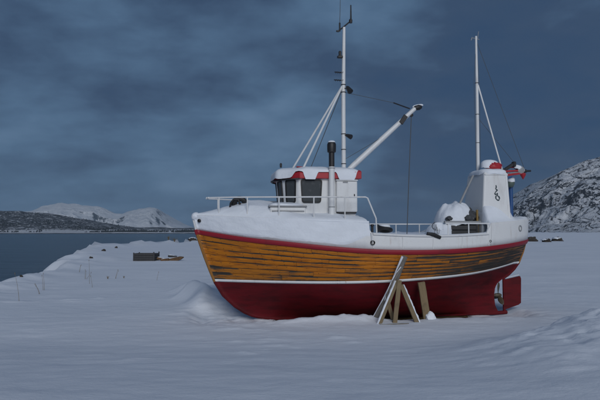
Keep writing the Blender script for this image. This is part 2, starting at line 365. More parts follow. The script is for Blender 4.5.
# ---------------------------------------------------------------- mesh helpers
def link(name, me, mat, parent=None, smooth=True):
    o = bpy.data.objects.new(name, me); col.objects.link(o)
    if mat is not None: me.materials.append(mat)
    if smooth: me.polygons.foreach_set('use_smooth', [True] * len(me.polygons))
    if parent is not None: o.parent = parent
    return o
def mesh(name, V, F):
    me = bpy.data.meshes.new(name); me.from_pydata([tuple(v) for v in V], [], F); me.update(); return me
def tag(o, label, cat, group=None, kind=None):
    o['label'] = label; o['category'] = cat
    if group: o['group'] = group
    if kind: o['kind'] = kind
    return o
def empty(name, mat=None, loc=None):
    o = bpy.data.objects.new(name, None); col.objects.link(o)
    if mat is not None: o.matrix_world = mat
    if loc is not None: o.location = loc
    o.empty_display_size = 0.3
    return o
def grid_faces(nu, nv, off=0, flip=False):
    F = []
    for i in range(nu - 1):
        for j in range(nv - 1):
            a = off + i * nv + j; q = (a, a + nv, a + nv + 1, a + 1)
            F.append(q[::-1] if flip else q)
    return F
class MB:
    def __init__(s): s.V = []; s.F = []
    def add(s, V, F):
        o = len(s.V); s.V += [tuple(v) for v in V]; s.F += [tuple(i + o for i in f) for f in F]; return s
    def tube(s, pts, r, n=10, caps=True):
        pts = [Vector(p) for p in pts]; rs = r if isinstance(r, (list, tuple)) else [r] * len(pts)
        V = []; F = []
        prev = None
        for i, p in enumerate(pts):
            t = (pts[min(i + 1, len(pts) - 1)] - pts[max(i - 1, 0)]).normalized()
            if prev is None:
                a = Vector((0, 0, 1)) if abs(t.z) < 0.9 else Vector((1, 0, 0)); x = t.cross(a).normalized()
            else:
                x = (prev - t * prev.dot(t)).normalized()
            prev = x; y = t.cross(x)
            for k in range(n):
                an = 2 * math.pi * k / n; V.append(p + (x * math.cos(an) + y * math.sin(an)) * rs[i])
        for i in range(len(pts) - 1):
            for k in range(n):
                F.append((i * n + k, i * n + (k + 1) % n, (i + 1) * n + (k + 1) % n, (i + 1) * n + k))
        if caps:
            F.append(tuple(range(n))[::-1]); F.append(tuple(range((len(pts) - 1) * n, len(pts) * n)))
        return s.add(V, F)
    def box(s, c, d, bev=0.0, rot=None):
        hx, hy, hz = d[0] / 2, d[1] / 2, d[2] / 2; b = min(bev, hx * .9, hy * .9, hz * .9)
        if b <= 0:
            V = [Vector((x * hx, y * hy, z * hz)) for x in (-1, 1) for y in (-1, 1) for z in (-1, 1)]
            F = [(0, 1, 3, 2), (4, 6, 7, 5), (0, 4, 5, 1), (2, 3, 7, 6), (0, 2, 6, 4), (1, 5, 7, 3)]
        else:
            V = []; F = []; id_ = {}
            for x in (-1, 1):
                for y in (-1, 1):
                    for z in (-1, 1):
                        for ax in range(3):
                            q = [x * hx, y * hy, z * hz]
                            for k in range(3):
                                if k != ax: q[k] -= (x, y, z)[k] * b
                            id_[(x, y, z, ax)] = len(V); V.append(Vector(q))
            cen = Vector((0, 0, 0))
            def face(ids):
                vs = [V[i] for i in ids]; n = (vs[1] - vs[0]).cross(vs[2] - vs[1])
                m = sum(vs, Vector()) / len(vs)
                F.append(tuple(ids) if n.dot(m) > 0 else tuple(ids[::-1]))
            for ax in range(3):
                o1, o2 = [k for k in range(3) if k != ax]
                for sg in (-1, 1):
                    ids = []
                    for (p, q) in ((-1, -1), (1, -1), (1, 1), (-1, 1)):
                        t = [0, 0, 0]; t[ax] = sg; t[o1] = p; t[o2] = q; ids.append(id_[(*t, ax)])
                    face(ids)
                for p in (-1, 1):
                    for q in (-1, 1):
                        ids = []
                        t = [0, 0, 0]; t[o1] = p; t[o2] = q
                        for sg, wh in ((-1, o1), (1, o1), (1, o2), (-1, o2)):
                            t[ax] = sg; ids.append(id_[(*t, wh)])
                        face(ids)
            for x in (-1, 1):
                for y in (-1, 1):
                    for z in (-1, 1): face([id_[(x, y, z, k)] for k in range(3)])
        m = (rot or Matrix.Identity(3)); c = Vector(c)
        return s.add([m @ v + c for v in V], F)
    def beam(s, a, b, w, h, bev=0.008, up=Vector((0, 0, 1)), roll=0):
        a, b = Vector(a), Vector(b); z = (b - a).normalized(); x = up.cross(z)
        if x.length < 1e-3: x = Vector((1, 0, 0))
        x.normalize(); y = z.cross(x); m = Matrix((x, y, z)).transposed() @ Matrix.Rotation(roll, 3, 'Z')
        return s.box((a + b) / 2, (w, h, (b - a).length), bev, m)
    def lathe(s, prof, c=(0, 0, 0), n=20, axis=None):
        V = []; F = []; m = Matrix.Identity(3)
        if axis is not None: m = Vector((0, 0, 1)).rotation_difference(Vector(axis).normalized()).to_matrix()
        c = Vector(c)
        for (r, z) in prof:
            for k in range(n):
                a = 2 * math.pi * k / n; V.append(m @ Vector((r * math.cos(a), r * math.sin(a), z)) + c)
        for i in range(len(prof) - 1):
            for k in range(n): F.append((i * n + k, i * n + (k + 1) % n, (i + 1) * n + (k + 1) % n, (i + 1) * n + k))
        F.append(tuple(range(n))[::-1]); F.append(tuple(range((len(prof) - 1) * n, len(prof) * n)))
        return s.add(V, F)
    def torus(s, c, R_, r, axis=(0, 0, 1), n=24, k=8):
        m = Vector((0, 0, 1)).rotation_difference(Vector(axis).normalized()).to_matrix(); c = Vector(c); V = []; F = []
        for i in range(n):
            a = 2 * math.pi * i / n
            for j in range(k):
                b = 2 * math.pi * j / k
                V.append(m @ Vector(((R_ + r * math.cos(b)) * math.cos(a), (R_ + r * math.cos(b)) * math.sin(a), r * math.sin(b))) + c)
        for i in range(n):
            for j in range(k):
                F.append((i * k + j, ((i + 1) % n) * k + j, ((i + 1) % n) * k + (j + 1) % k, i * k + (j + 1) % k))
        return s.add(V, F)
    def lump(s, c, r, seed=0, n=14, amp=0.18, freq=1.5, flat=0.0):
        V = []; F = []; c = Vector(c)
        for i in range(n + 1):
            th = math.pi * i / n
            for j in range(2 * n):
                p_ = math.pi * j / n; d = Vector((math.sin(th) * math.cos(p_), math.sin(th) * math.sin(p_), math.cos(th)))
                k = 1 + amp * float(fbm(np.array([d.x * freq + d.z * 1.7 + seed * 3.1]), np.array([d.y * freq - d.z * 1.3 + seed]), 4, seed)[0])
                z = d.z * r[2] * k
                if flat and z < -r[2] * flat: z = -r[2] * flat
                V.append(c + Vector((d.x * r[0] * k, d.y * r[1] * k, z)))
        w = 2 * n
        for i in range(n):
            for j in range(w): F.append((i * w + j, (i + 1) * w + j, (i + 1) * w + (j + 1) % w, i * w + (j + 1) % w))
        return s.add(V, F)
    def build(s, name, mat, parent=None, smooth=True, angle=35, mw=None):
        me = mesh(name, s.V, s.F); o = link(name, me, mat, parent, smooth)
        if smooth and angle: 
            try: me.set_sharp_from_angle(angle=R(angle))
            except Exception: pass
        if mw is not None: o.matrix_world = mw
        return o

# ---------------------------------------------------------------- the ground, sea, mountains
def spaced(lo, hi, a, b, step, grow=1.09, mx=18):
    xs = list(np.arange(a, b + 1e-6, step)); d = step
    while xs[-1] < hi: d = min(d * grow, mx); xs.append(xs[-1] + d)
    d = step
    while xs[0] > lo: d = min(d * grow, mx); xs.insert(0, xs[0] - d)
    return np.array(xs)
def build_ground():
    xs = spaced(-60, 1000, -7, 11, 0.075, 1.045, 25); ys = spaced(-120, 480, 5.2, 22.5, 0.075, 1.04, 5)
    X, Y = np.meshgrid(xs, ys, indexing='ij'); Z = ground_z(X, Y)
    nu, nv = X.shape
    V = np.stack([X, Y, Z], -1).reshape(-1, 3)
    me = bpy.data.meshes.new('ground'); 
    idx = np.arange(nu * nv).reshape(nu, nv)
    F = np.stack([idx[:-1, :-1], idx[1:, :-1], idx[1:, 1:], idx[:-1, 1:]], -1).reshape(-1, 4)
    me.vertices.add(len(V)); me.vertices.foreach_set('co', V.ravel())
    me.loops.add(F.size); me.loops.foreach_set('vertex_index', F.ravel())
    me.polygons.add(len(F)); me.polygons.foreach_set('loop_start', np.arange(0, F.size, 4)); me.polygons.foreach_set('loop_total', np.full(len(F), 4))
    me.update(calc_edges=True)
    c, s = math.cos(YAW), math.sin(YAW); lx = (X - OX) * c + (Y - OY) * s; ly = -(X - OX) * s + (Y - OY) * c
    bare = sstep(np.where(lx > 0.2, 1.85, 1.55), np.where(lx > 0.2, 1.3, 0.9), np.abs(ly)) * sstep(3.5, 2.6, np.abs(lx - .3)) * 0.9 + 0.10 * np.exp(-((lx + 3.4) / .6) ** 2 - ((ly + .75) / .35) ** 2)
    at = me.attributes.new('bare', 'FLOAT', 'POINT'); at.data.foreach_set('value', bare.ravel().astype(np.float32))
    o = link('ground', me, M['ground']); o['kind'] = 'structure'; o['label'] = 'snow-covered ground sloping to the shore'
build_ground()
def build_sea():
    xs = spaced(-7000, 7000, -40, 40, 20, 1.35, 1000); ys = spaced(-700, 9000, 0, 60, 20, 1.35, 1000)
    V = [(x, y, -1.0) for x in xs for y in ys]
    o = link('water', mesh('water', V, grid_faces(len(xs), len(ys))), M['water']); o['kind'] = 'structure'; o['label'] = 'dark cold sea of the fjord'
build_sea()
def heightfield(name, xs, ys, fn, mat, label):
    X, Y = np.meshgrid(xs, ys, indexing='ij'); Z = fn(X, Y)
    V = np.stack([X, Y, Z], -1).reshape(-1, 3)
    o = link(name, mesh(name, V, grid_faces(*X.shape)), mat); o['kind'] = 'structure'; o['label'] = label; return o
def prof(px, pv, D):
    """ridge line: image-independent table of (X metres, height metres)"""
    return [(p[0], p[1]) for p in zip(px, pv)]
# rock mountain to the right: ridge about 1.5 km out, heights in metres
RX = np.array([300, 490, 527, 545, 579, 617, 669, 720, 772, 830, 920, 1040, 1180, 1350, 1600, 2100])
RZ = np.array([-8, -6, 30, 54, 88, 120, 152, 176, 197, 212, 232, 252, 262, 250, 190, 60])
def mtn_r(X, Y):
    w = fbm(X / 160, Y / 160, 4, 61)
    r = np.interp(X + w * 22 - (1500 - Y) * 0.10, RX, RZ)
    t = np.clip((Y - 1060) / (1500 - 1060), 0, 1)
    face = np.where(Y < 1500, t ** 0.75, np.clip(1 - (Y - 1500) / 900, 0, 1))
    z = r * face
    rg = fbm(X / 80 + Y / 200, Y / 170 - X / 300, 6, 71, 0.55, True) - 0.3
    z = z + rg * 26 * np.clip(face * 1.5, 0, 1) * (r > 0) * np.clip(r / 60, 0, 1) * np.where(Y < 1440, 1, 0.3)
    z = z + fbm(X / 26, Y / 30, 5, 75, 0.6) * 6 * np.clip(r / 60, 0, 1) * np.clip(face * 3, 0, 1)
    return z + np.where(face > 0, 1.0, 0) * sstep(0, 0.03, t) * 0.5 - 3.5 * (1 - sstep(0, .04, t))
heightfield('mountain', np.linspace(330, 2000, 380), np.concatenate([np.linspace(1040, 1520, 170), np.linspace(1540, 2400, 12)]), mtn_r, M['mtn_r'], 'steep rocky mountain dusted with snow beyond the field')
# far snow mountains across the fjord, 5 km out
LX = np.array([-4800, -3600, -2900, -2600, -2453, -2275, -2140, -1960, -1784, -1677, -1588, -1472, -1338, -1276, -1222, -1160, -1097, -960, -700])
LZ = np.array([150, 150, 140, 150, 190, 246, 262, 250, 240, 186, 176, 205, 226, 214, 160, 108, 65, 30, -10])
def mtn_l(X, Y):
    w = fbm(X / 500, Y / 500, 4, 81)
    r = np.interp(X + w * 30 - (5200 - Y) * 0.04, LX, LZ)
    t = np.clip((Y - 3700) / 1500, 0, 1); t2 = np.clip((Y - 4600) / 600, 0, 1)
    face = np.where(Y < 5200, .22 * t + .78 * t2 ** .85, np.clip(1 - (Y - 5200) / 2500, 0, 1))
    z = r * face + (fbm(X / 300 + Y / 900, Y / 700, 6, 85, 0.55, True) - .35) * 80 * np.clip(face * 2, 0, 1) * np.clip(r / 80, 0, 1) * np.where(Y < 5000, 1, .3)
    return z - 4 * (1 - sstep(0, .03, t))
heightfield('mountain', np.linspace(-5200, -650, 300), np.concatenate([np.concatenate([np.linspace(3650, 4550, 30), np.linspace(4570, 5250, 90)]), np.linspace(5350, 7600, 10)]), mtn_l, M['mtn_l'], 'far white snow mountain with a pointed shoulder across the fjord')
# low wooded shore hill across the fjord, 1.7 km out
HX = np.array([-2600, -1500, -1100, -960, -860, -780, -700, -620, -540, -460, -400, -340, -280, -220])
HZ = np.array([88, 82, 78, 74, 68, 56, 40, 26, 18, 20, 16, 19, 14, 8])
def hills(X, Y):
    r = np.interp(X + fbm(X / 90, Y / 90, 4, 91) * 25, HX, HZ)
    t = np.clip((Y - 1480) / 60, 0, 1); t2 = np.clip((Y - 1560) / 420, 0, 1)
    shore = 2.6 * sstep(0, 1, t)
    body = np.maximum(r - 2.6, 0) * np.where(Y < 1980, t2 ** 0.85, np.clip(1 - (Y - 1980) / 600, 0, 1))
    z = shore + body + fbm(X / 40, Y / 40, 5, 95) * (0.9 + 2.2 * np.clip(body / 25, 0, 1)) * t
    return np.where(t > 0, z - 1.3 * (1 - sstep(0, .15, t)), -4) - 6 * sstep(-250, -150, X) - 4 * sstep(2380, 2560, Y)
heightfield('hill', np.linspace(-2400, -150, 360), np.concatenate([np.linspace(1460, 1600, 30), np.linspace(1610, 2600, 60)]), hills, M['hill'], 'low dark wooded hill along the far shore')
def far_wood():
    mb = MB(); V = []; F = []
    n = 0
    while n < 2600:
        x = random.uniform(-1400, -215); y = 1545 + abs(random.gauss(0, 1)) * (60 if x > -560 else 190)
        if float(fbm(np.array([x / 60]), np.array([y / 60]), 3, 99)[0]) < -0.12 + 0.25 * random.random(): continue
        z = float(hills(np.array([x]), np.array([y]))[0]); n += 1
        h = random.uniform(2.2, 5.0); r = h * random.uniform(0.35, 0.6); b = len(V)
        for k in range(5): 
            a = 2 * math.pi * k / 5 + x; V.append((x + r * math.cos(a), y + r * math.sin(a), z - 0.5))
        for k in range(5):
            a = 2 * math.pi * k / 5 + x + .6; V.append((x + r * .6 * math.cos(a), y + r * .6 * math.sin(a), z + h * .5))
        V.append((x + random.uniform(-.4, .4), y, z + h))
        for k in range(5):
            F.append((b + k, b + (k + 1) % 5, b + 5 + (k + 1) % 5, b + 5 + k)); F.append((b + 5 + k, b + 5 + (k + 1) % 5, b + 10))
    o = link('far_wood', mesh('far_wood', V, F), M['spruce'], smooth=False)
    tag(o, 'dark leafless wood along the far shore below the snow mountains', 'wood', kind='stuff')
far_wood()

# ================================================================ the fishing boat (local x: bow -5 .. stern +5.3, y: port negative, z up)
def spl(xs, ys):
    xs = np.array(xs, float); ys = np.array(ys, float); n = len(xs); h = np.diff(xs); A = np.zeros((n, n)); r = np.zeros(n)
    A[0, 0] = A[-1, -1] = 1
    for i in range(1, n - 1):
        A[i, i - 1] = h[i - 1]; A[i, i] = 2 * (h[i - 1] + h[i]); A[i, i + 1] = h[i]
        r[i] = 3 * ((ys[i + 1] - ys[i]) / h[i] - (ys[i] - ys[i - 1]) / h[i - 1])
    c = np.linalg.solve(A, r)
    def f(x):
        x = min(max(float(x), xs[0]), xs[-1]); i = min(max(int(np.searchsorted(xs, x)) - 1, 0), n - 2); d = x - xs[i]
        b = (ys[i + 1] - ys[i]) / h[i] - h[i] * (2 * c[i] + c[i + 1]) / 3; dd = (c[i + 1] - c[i]) / (3 * h[i])
        return ys[i] + b * d + c[i] * d * d + dd * d ** 3
    return f
XB, XS = -4.95, 5.30
zred_top = spl([-4.95, -3.77, -2.74, -1.16, 0.52, 1.9, 3.44, 5.30], [2.57, 2.375, 2.26, 2.10, 2.02, 2.03, 2.12, 2.30])
zwl = spl([-4.4, -3.7, -2.16, 0, 1.85, 3.69, 5.0], [1.10, 1.10, 1.10, 1.13, 1.20, 1.33, 1.52])
xbow = lambda z: float(np.interp(z, [0.0, .05, .12, .22, .40, .71, 1.11, 1.6, 2.1, 2.57, 3.0], [-2.9, -3.05, -3.3, -3.53, -3.80, -4.13, -4.38, -4.58, -4.76, -4.91, -5.02]))
xstern = lambda z: float(np.interp(z, [0.0, .10, .25, .53, .80, .95, 1.05, 1.2, 1.36, 1.54, 1.9, 2.3, 2.95], [4.34, 4.26, 4.19, 4.16, 4.20, 4.30, 4.45, 4.68, 4.86, 5.0, 5.16, 5.28, 5.36]))
fbul = spl([-5.0, -3.5, -2.0, -0.4], [3.0, 2.92, 2.86, 2.80])
def zbul(x):
    if x < -0.34: return fbul(x)
    if x < -0.30: return 2.80 + (2.47 - 2.80) * (x + .34) / .04
    if x < 3.26: return 2.47 - 0.06 * math.sin(math.pi * (x + .30) / 3.56)
    if x < 3.32: return 2.47 + 0.30 * (x - 3.26) / .06
    return 2.77 + 0.15 * (x - 3.32) / 2.0
def zlev(s, t):
    x = XB + (XS - XB) * s
    zw, zr = zwl(x), zred_top(x)
    z1, z2 = zw + 0.068, zr - 0.125
    if t <= 1: return zw * t
    if t <= 1.1: return zw + 0.068 * (t - 1) / .1
    if t <= 2: return z1 + (z2 - z1) * (t - 1.1) / .9
    if t <= 3: return z2 + (zr - z2) * (t - 2)
    return zr + (zbul(x) - zr) * (t - 3)
def bs(s):
    if s < .5: return 1.75 * (1 - (1 - s / .5) ** 2.3)
    return 1.75 * (1 - ((s - .5) / .5) ** 3.0) ** .62
def bw(s):
    if s < .52: return 1.60 * (1 - (1 - s / .52) ** 1.75)
    return 1.60 * (1 - ((s - .52) / .48) ** 2.1)
def surf(s, t, off=0.0, side=-1):
    s = min(max(s, 0.0), 1.0)
    z = zlev(s, t); x = xbow(z) + (xstern(z) - xbow(z)) * s
    zw = zlev(s, 1); zr = zlev(s, 3); bmin = 0.05
    B, W = max(bs(s), bmin), max(bw(s), bmin)
    if t <= 1:
        p = .42 + .95 * abs(2 * s - 1) ** 2.2; y = bmin + (W - bmin) * max(t, 0) ** p
    else:
        q = (z - zw) / (zr - zw); y = W + (B - W) * min(q, 1) ** .8
        if t > 3: y += 0.05 * (t - 3) * math.exp(-(s / .25) ** 2) - 0.04 * (t - 3) * sstep(.6, .95, s)
    if off:
        e = 1e-3
        a = surf(max(s - e, 0), t, 0, 1) ; b = surf(min(s + e, 1), t, 0, 1); lo = surf(s, max(t - .01, 0), 0, 1); hi = surf(s, min(t + .01, 4), 0, 1)
        n = (b - a).cross(hi - lo); n = n.normalized() if n.length > 1e-9 else Vector((0, 1, 0))
        if n.y < 0: n = -n
        v = Vector((x, y, z)) + n * off
        return Vector((v.x, side * max(v.y, .004), v.z))
    return Vector((x, side * y, z))
def svals(n, a=0.0, b=1.0):
    full = [0.5 - 0.5 * math.cos(math.pi * i / n) for i in range(n + 1)]
    return [a] + [x for x in full if a + 1e-3 < x < b - 1e-3] + [b]
def skin(ss, tv, side, uvscale=True, wear=None, name='panel', mat=None, parent=None, xfold=None):
    """tv: list of (t, offset); grid over s; returns object. u = metres along, v = 0..1 across"""
    V = []; U = []; W = []
    acc = 0; prev = None
    for s in ss:
        mid = surf(s, tv[len(tv) // 2][0], 0, side)
        if prev is not None: acc += (mid - prev).length
        prev = mid
        for j, tt in enumerate(tv):
            t, o = tt(s) if callable(tt) else tt
            V.append(surf(s, t, o, side)); U.append((acc, (t - tv[0][0]) / max(tv[-1][0] - tv[0][0], 1e-6))); W.append(wear(s, t) if wear else 0)
    nv = len(tv); F = grid_faces(len(ss), nv, 0, side > 0)
    me = mesh(name, V, F)
    uv = me.uv_layers.new(name='UVMap')
    for lp in me.loops: uv.data[lp.index].uv = U[lp.vertex_index]
    if wear:
        at = me.attributes.new('wear', 'FLOAT', 'POINT'); at.data.foreach_set('value', np.array(W, np.float32))
    return link(name, me, mat, parent)

def surf_x(x, t, side=-1, off=0): return surf((x - XB) / (XS - XB), t, off, side)
boat = empty('fishing_boat', BM)
tag(boat, 'old wooden fishing boat with orange planks and red bottom propped up ashore', 'boat')
def build_hull():
    for side in (-1, 1):
        S = svals(64)
        b = skin(S, [(t, 0) for t in np.linspace(0, 1, 19)], side, name='bottom', mat=M['bottom'], parent=boat)
        b['label'] = 'dark red painted bottom below the white waterline'
        skin(S, [(1.0, 0.0), (1.0, .012), (1.05, .014), (1.1, .012), (1.1, -.01)], side, name='waterline_stripe', mat=M['white'], parent=boat)
        skin(S, [(1.05, -.02), (1.4, -.02), (1.7, -.02), (2.1, -.02)], side, name='hull_shell', mat=M['black'], parent=boat)
        # rubbing strake, then seven strakes of planking in lengths with staggered butts
        skin(S, [(1.99, -.01), (2.0, .022), (2.08, .034), (2.5, .038), (2.92, .034), (3.0, .022), (3.0, -.02)], side, name='rubbing_strake', mat=M['red'], parent=boat)
        K = 7
        for k in range(K):
            t0, t1 = 1.1 + .9 * k / K, 1.1 + .9 * (k + 1) / K
            cuts = [0.0] + sorted([.20 + .22 * ((k * 2) % 5) / 5, .58 + .26 * ((k * 3) % 5) / 5]) + [1.0]
            for a, c in zip(cuts[:-1], cuts[1:]):
                aa, cc = (a + .0004 if a > 0 else 0.001), (c - .0004 if c < 1 else .999)
                e = (t1 - t0)
                tv = [(t0 + e * .012, -.016), (t0 + e * .02, .002), (t0 + e * .06, .005), (t0 + e * .35, .006), (t0 + e * .65, .006), (t0 + e * .94, .005), (t0 + e * .98, .002), (t0 + e * .988, -.016)]
                def wear(s, t): return 0.34 + 0.70 * sstep(.35, .95, s) + 0.45 * sstep(1.55, 1.15, t) * (0.4 + .6 * sstep(.5, .1, s)) - .1
                skin(svals(64, aa, cc), tv, side, wear=wear, name='plank', mat=M['plank'], parent=boat)
    # bulwark: raised forward, low amidships, raised round the stern
    def bul(a, b, name, lab):
        for side in (-1, 1):
            S = svals(70, a, b)
            o = skin(S, [(3.0, -.03), (3.0, .006), (3.3, .004), (3.65, .004), (3.93, .004), (4.0, .0), (4.0, -.09), (3.6, -.09), (3.0, -.10)], side, name=name, mat=M['white'], parent=boat)
    sx = lambda x: (x - XB) / (XS - XB)
    bul(0.0, sx(-.30), 'bow_bulwark', ''); bul(sx(-.295), sx(3.32), 'side_bulwark', ''); bul(sx(3.325), 1.0, 'stern_bulwark', '')
    for side in (-1, 1):
        skin(svals(60, sx(-.28), sx(3.24)), [(3.90, .004), (3.90, .030), (4.0, .032), (4.03, .0), (4.03, -.10)], side, name='cap_rail', mat=M['white_metal'], parent=boat)
        for x in (-.30, .55, 1.45, 2.35, 3.25):
            MB().beam(surf_x(x, 3.06, side, .006), surf_x(x, 3.88, side, .006), .035, .02, .004, up=Vector((1, 0, 0))).build('seam_batten', M['white'], boat)
    # stem and keel
    pts = [(xbow(z) - .015, 0, z) for z in (1.10, 1.4, 1.8, 2.2, 2.50)]
    MB().tube(pts, [.055, .057, .06, .062, .064], 8).build('stem', M['stem'], boat)
    MB().tube([(xbow(z) - .02, 0, z) for z in (2.44, 2.58)], .068, 8).build('stem_band', M['red'], boat)
    MB().tube([(xbow(z) - .012, 0, z) for z in (2.58, 2.8, 2.98)], .05, 8).build('stem_head', M['white'], boat)
    pts = [(xbow(z) - .015 + (0.02 if z < .1 else 0), 0, max(z, .01)) for z in (1.10, .71, .40, .22, .12, .05)] + [(-2.6, 0, .01), (0, 0, 0.0), (4.2, 0, 0.0), (4.60, 0, 0.02)]
    MB().tube(pts, .058, 8).build('keel', M['bottom'], boat)
    pts = [(xstern(z) + .012, 0, z) for z in (1.1, 1.2, 1.36, 1.54, 1.9, 2.3, 2.95)]
    MB().tube([p for p in pts[3:] if p[2] < 2.2] + [(xstern(2.17) + .012, 0, 2.17)], .055, 8).build('stern_post', M['stem'], boat); MB().tube([(xstern(z) + .006, 0, z) for z in (2.15, 2.32)], .07, 8).build('stern_band', M['red'], boat); MB().tube([(xstern(z), 0, z) for z in (2.32, 2.6, 2.9)], .056, 8).build('stern_head', M['white'], boat); MB().tube(pts[:4], .053, 8).build('horn_timber', M['bottom'], boat)
    # decks
    def deck(x0, x1, z, name):
        V = []; n = 24
        for i in range(n + 1):
            x = x0 + (x1 - x0) * i / n; s = (x - XB) / (XS - XB); b = max(bs(s) - .05, .02); V += [(x, -b, z(x)), (x, b, z(x))]
        link(name, mesh(name, V, [(2 * i, 2 * i + 2, 2 * i + 3, 2 * i + 1) for i in range(n)]), M['white'], boat)
    deck(-4.85, -.3, lambda x: zbul(x) - .10, 'foredeck'); deck(-.36, 5.2, lambda x: zred_top(x) + .05, 'main_deck')
    n = 20; zz = [2.0, 2.78]; s_ = (-.33 - XB) / (XS - XB); bb = bs(s_) - .05
    MB().box((-.35, 0, 2.40), (.04, 2 * bb, .76), .0).build('bulkhead', M['white'], boat)
    # rudder and propeller
    V = []; out = [(4.50, 1.02), (5.06, 1.13), (5.09, 1.05), (5.07, .30), (4.98, .24), (4.50, .10)]
    for y in (-.035, .035): V += [(x, y, z) for x, z in out]
    k = len(out); F = [tuple(range(k))[::-1], tuple(range(k, 2 * k))] + [(i, (i + 1) % k, k + (i + 1) % k, k + i) for i in range(k)]
    rud = link('rudder', mesh('rudder', V, F), M['bottom'], boat, smooth=False)
    MB().tube([(4.52, 0, .05), (4.52, 0, 1.35)], .045, 10).build('rudder_stock', M['bottom'], rud)
    MB().box((4.78, 0, 1.125), (.5, .075, .02), .008, Matrix.Rotation(R(-11), 3, 'Y')).build('snow_strip', M['snow'], rud)
    prop = MB().lathe([(.03, -.12), (.06, -.08), (.065, .05), (.04, .11), (.01, .13)], (4.31, 0, .55), 14, (1, 0, 0)).build('propeller', M['bronze'], boat)
    for a in (8, 128, 248):
        V = []; F = []
        rows = 9
        for i in range(rows):
            q = i / (rows - 1); r = .04 + .36 * q; w = .16 * math.sin(math.pi * min(q * .85 + .12, 1)) ** .7; tw = R(62 - 38 * q)
            for j in (-1, -.4, .4, 1):
                V.append(Matrix.Rotation(R(a), 3, 'X') @ Vector((j * w * .5 * math.cos(tw), j * w * .5 * math.sin(tw), r)))
        F = grid_faces(rows, 4)
        o = link('blade', mesh('blade', [v + Vector((4.31, 0, .55)) for v in V], F), M['bronze'], prop)
        sm = o.modifiers.new('thickness', 'SOLIDIFY'); sm.thickness = .016
    MB().tube([(3.9, 0, .55), (4.3, 0, .55)], .04, 10).build('propeller_shaft', M['bronze'], boat)
build_hull()


def ring(name, c, n, ro, ri, d, mat, parent, seg=20):
    """short tube ring standing on a surface: centre, normal, radii, depth"""
    return MB().lathe([(ri, -d), (ro, -d), (ro, d * .7), ((ro + ri) / 2, d), (ri, d * .7), (ri, -d * .8), (.001, -d * .8)], c, seg, n).build(name, mat, parent)

def rounded_poly(w_top, w_bot, h, r, n=5):
    """rounded quadrilateral outline centred on 0,0"""
    q = [(-w_bot / 2, -h / 2), (w_bot / 2, -h / 2), (w_top / 2, h / 2), (-w_top / 2, h / 2)]; P = []
    for i in range(4):
        p = Vector(q[i]); a = (Vector(q[i - 1]) - p).normalized(); b = (Vector(q[(i + 1) % 4]) - p).normalized()
        s, e = p + a * r, p + b * r
        for k in range(n + 1):
            t = k / n; P.append((s * (1 - t) ** 2 + p * 2 * t * (1 - t) + e * t * t))
    return P
def make_window(c, ux, uy, wt, wb, h, parent):
    """c centre on the wall, ux along, uy up; outward = ux x uy"""
    ux = Vector(ux).normalized(); nrm = ux.cross(Vector(uy)).normalized(); uy = nrm.cross(ux); c = Vector(c)
    oo = rounded_poly(wt, wb, h, .085); ii = rounded_poly(wt - .07, wb - .07, h - .07, .06)
    k = len(oo); V = []; 
    for P, d in ((oo, -.03), (oo, .032), (ii, .032), (ii, .0)): V += [c + ux * p.x + uy * p.y + nrm * d for p in P]
    F = []
    for l in range(3):
        for i in range(k): F.append((l * k + i, l * k + (i + 1) % k, (l + 1) * k + (i + 1) % k, (l + 1) * k + i))
    w = link('window', mesh('window', V, F), M['rubber'], parent); w.data.set_sharp_from_angle(angle=R(40))
    V = [c + ux * p.x + uy * p.y + nrm * .016 for p in ii]
    link('pane', mesh('pane', V, [tuple(range(k))]), M['glass'], w, smooth=False)
    return w

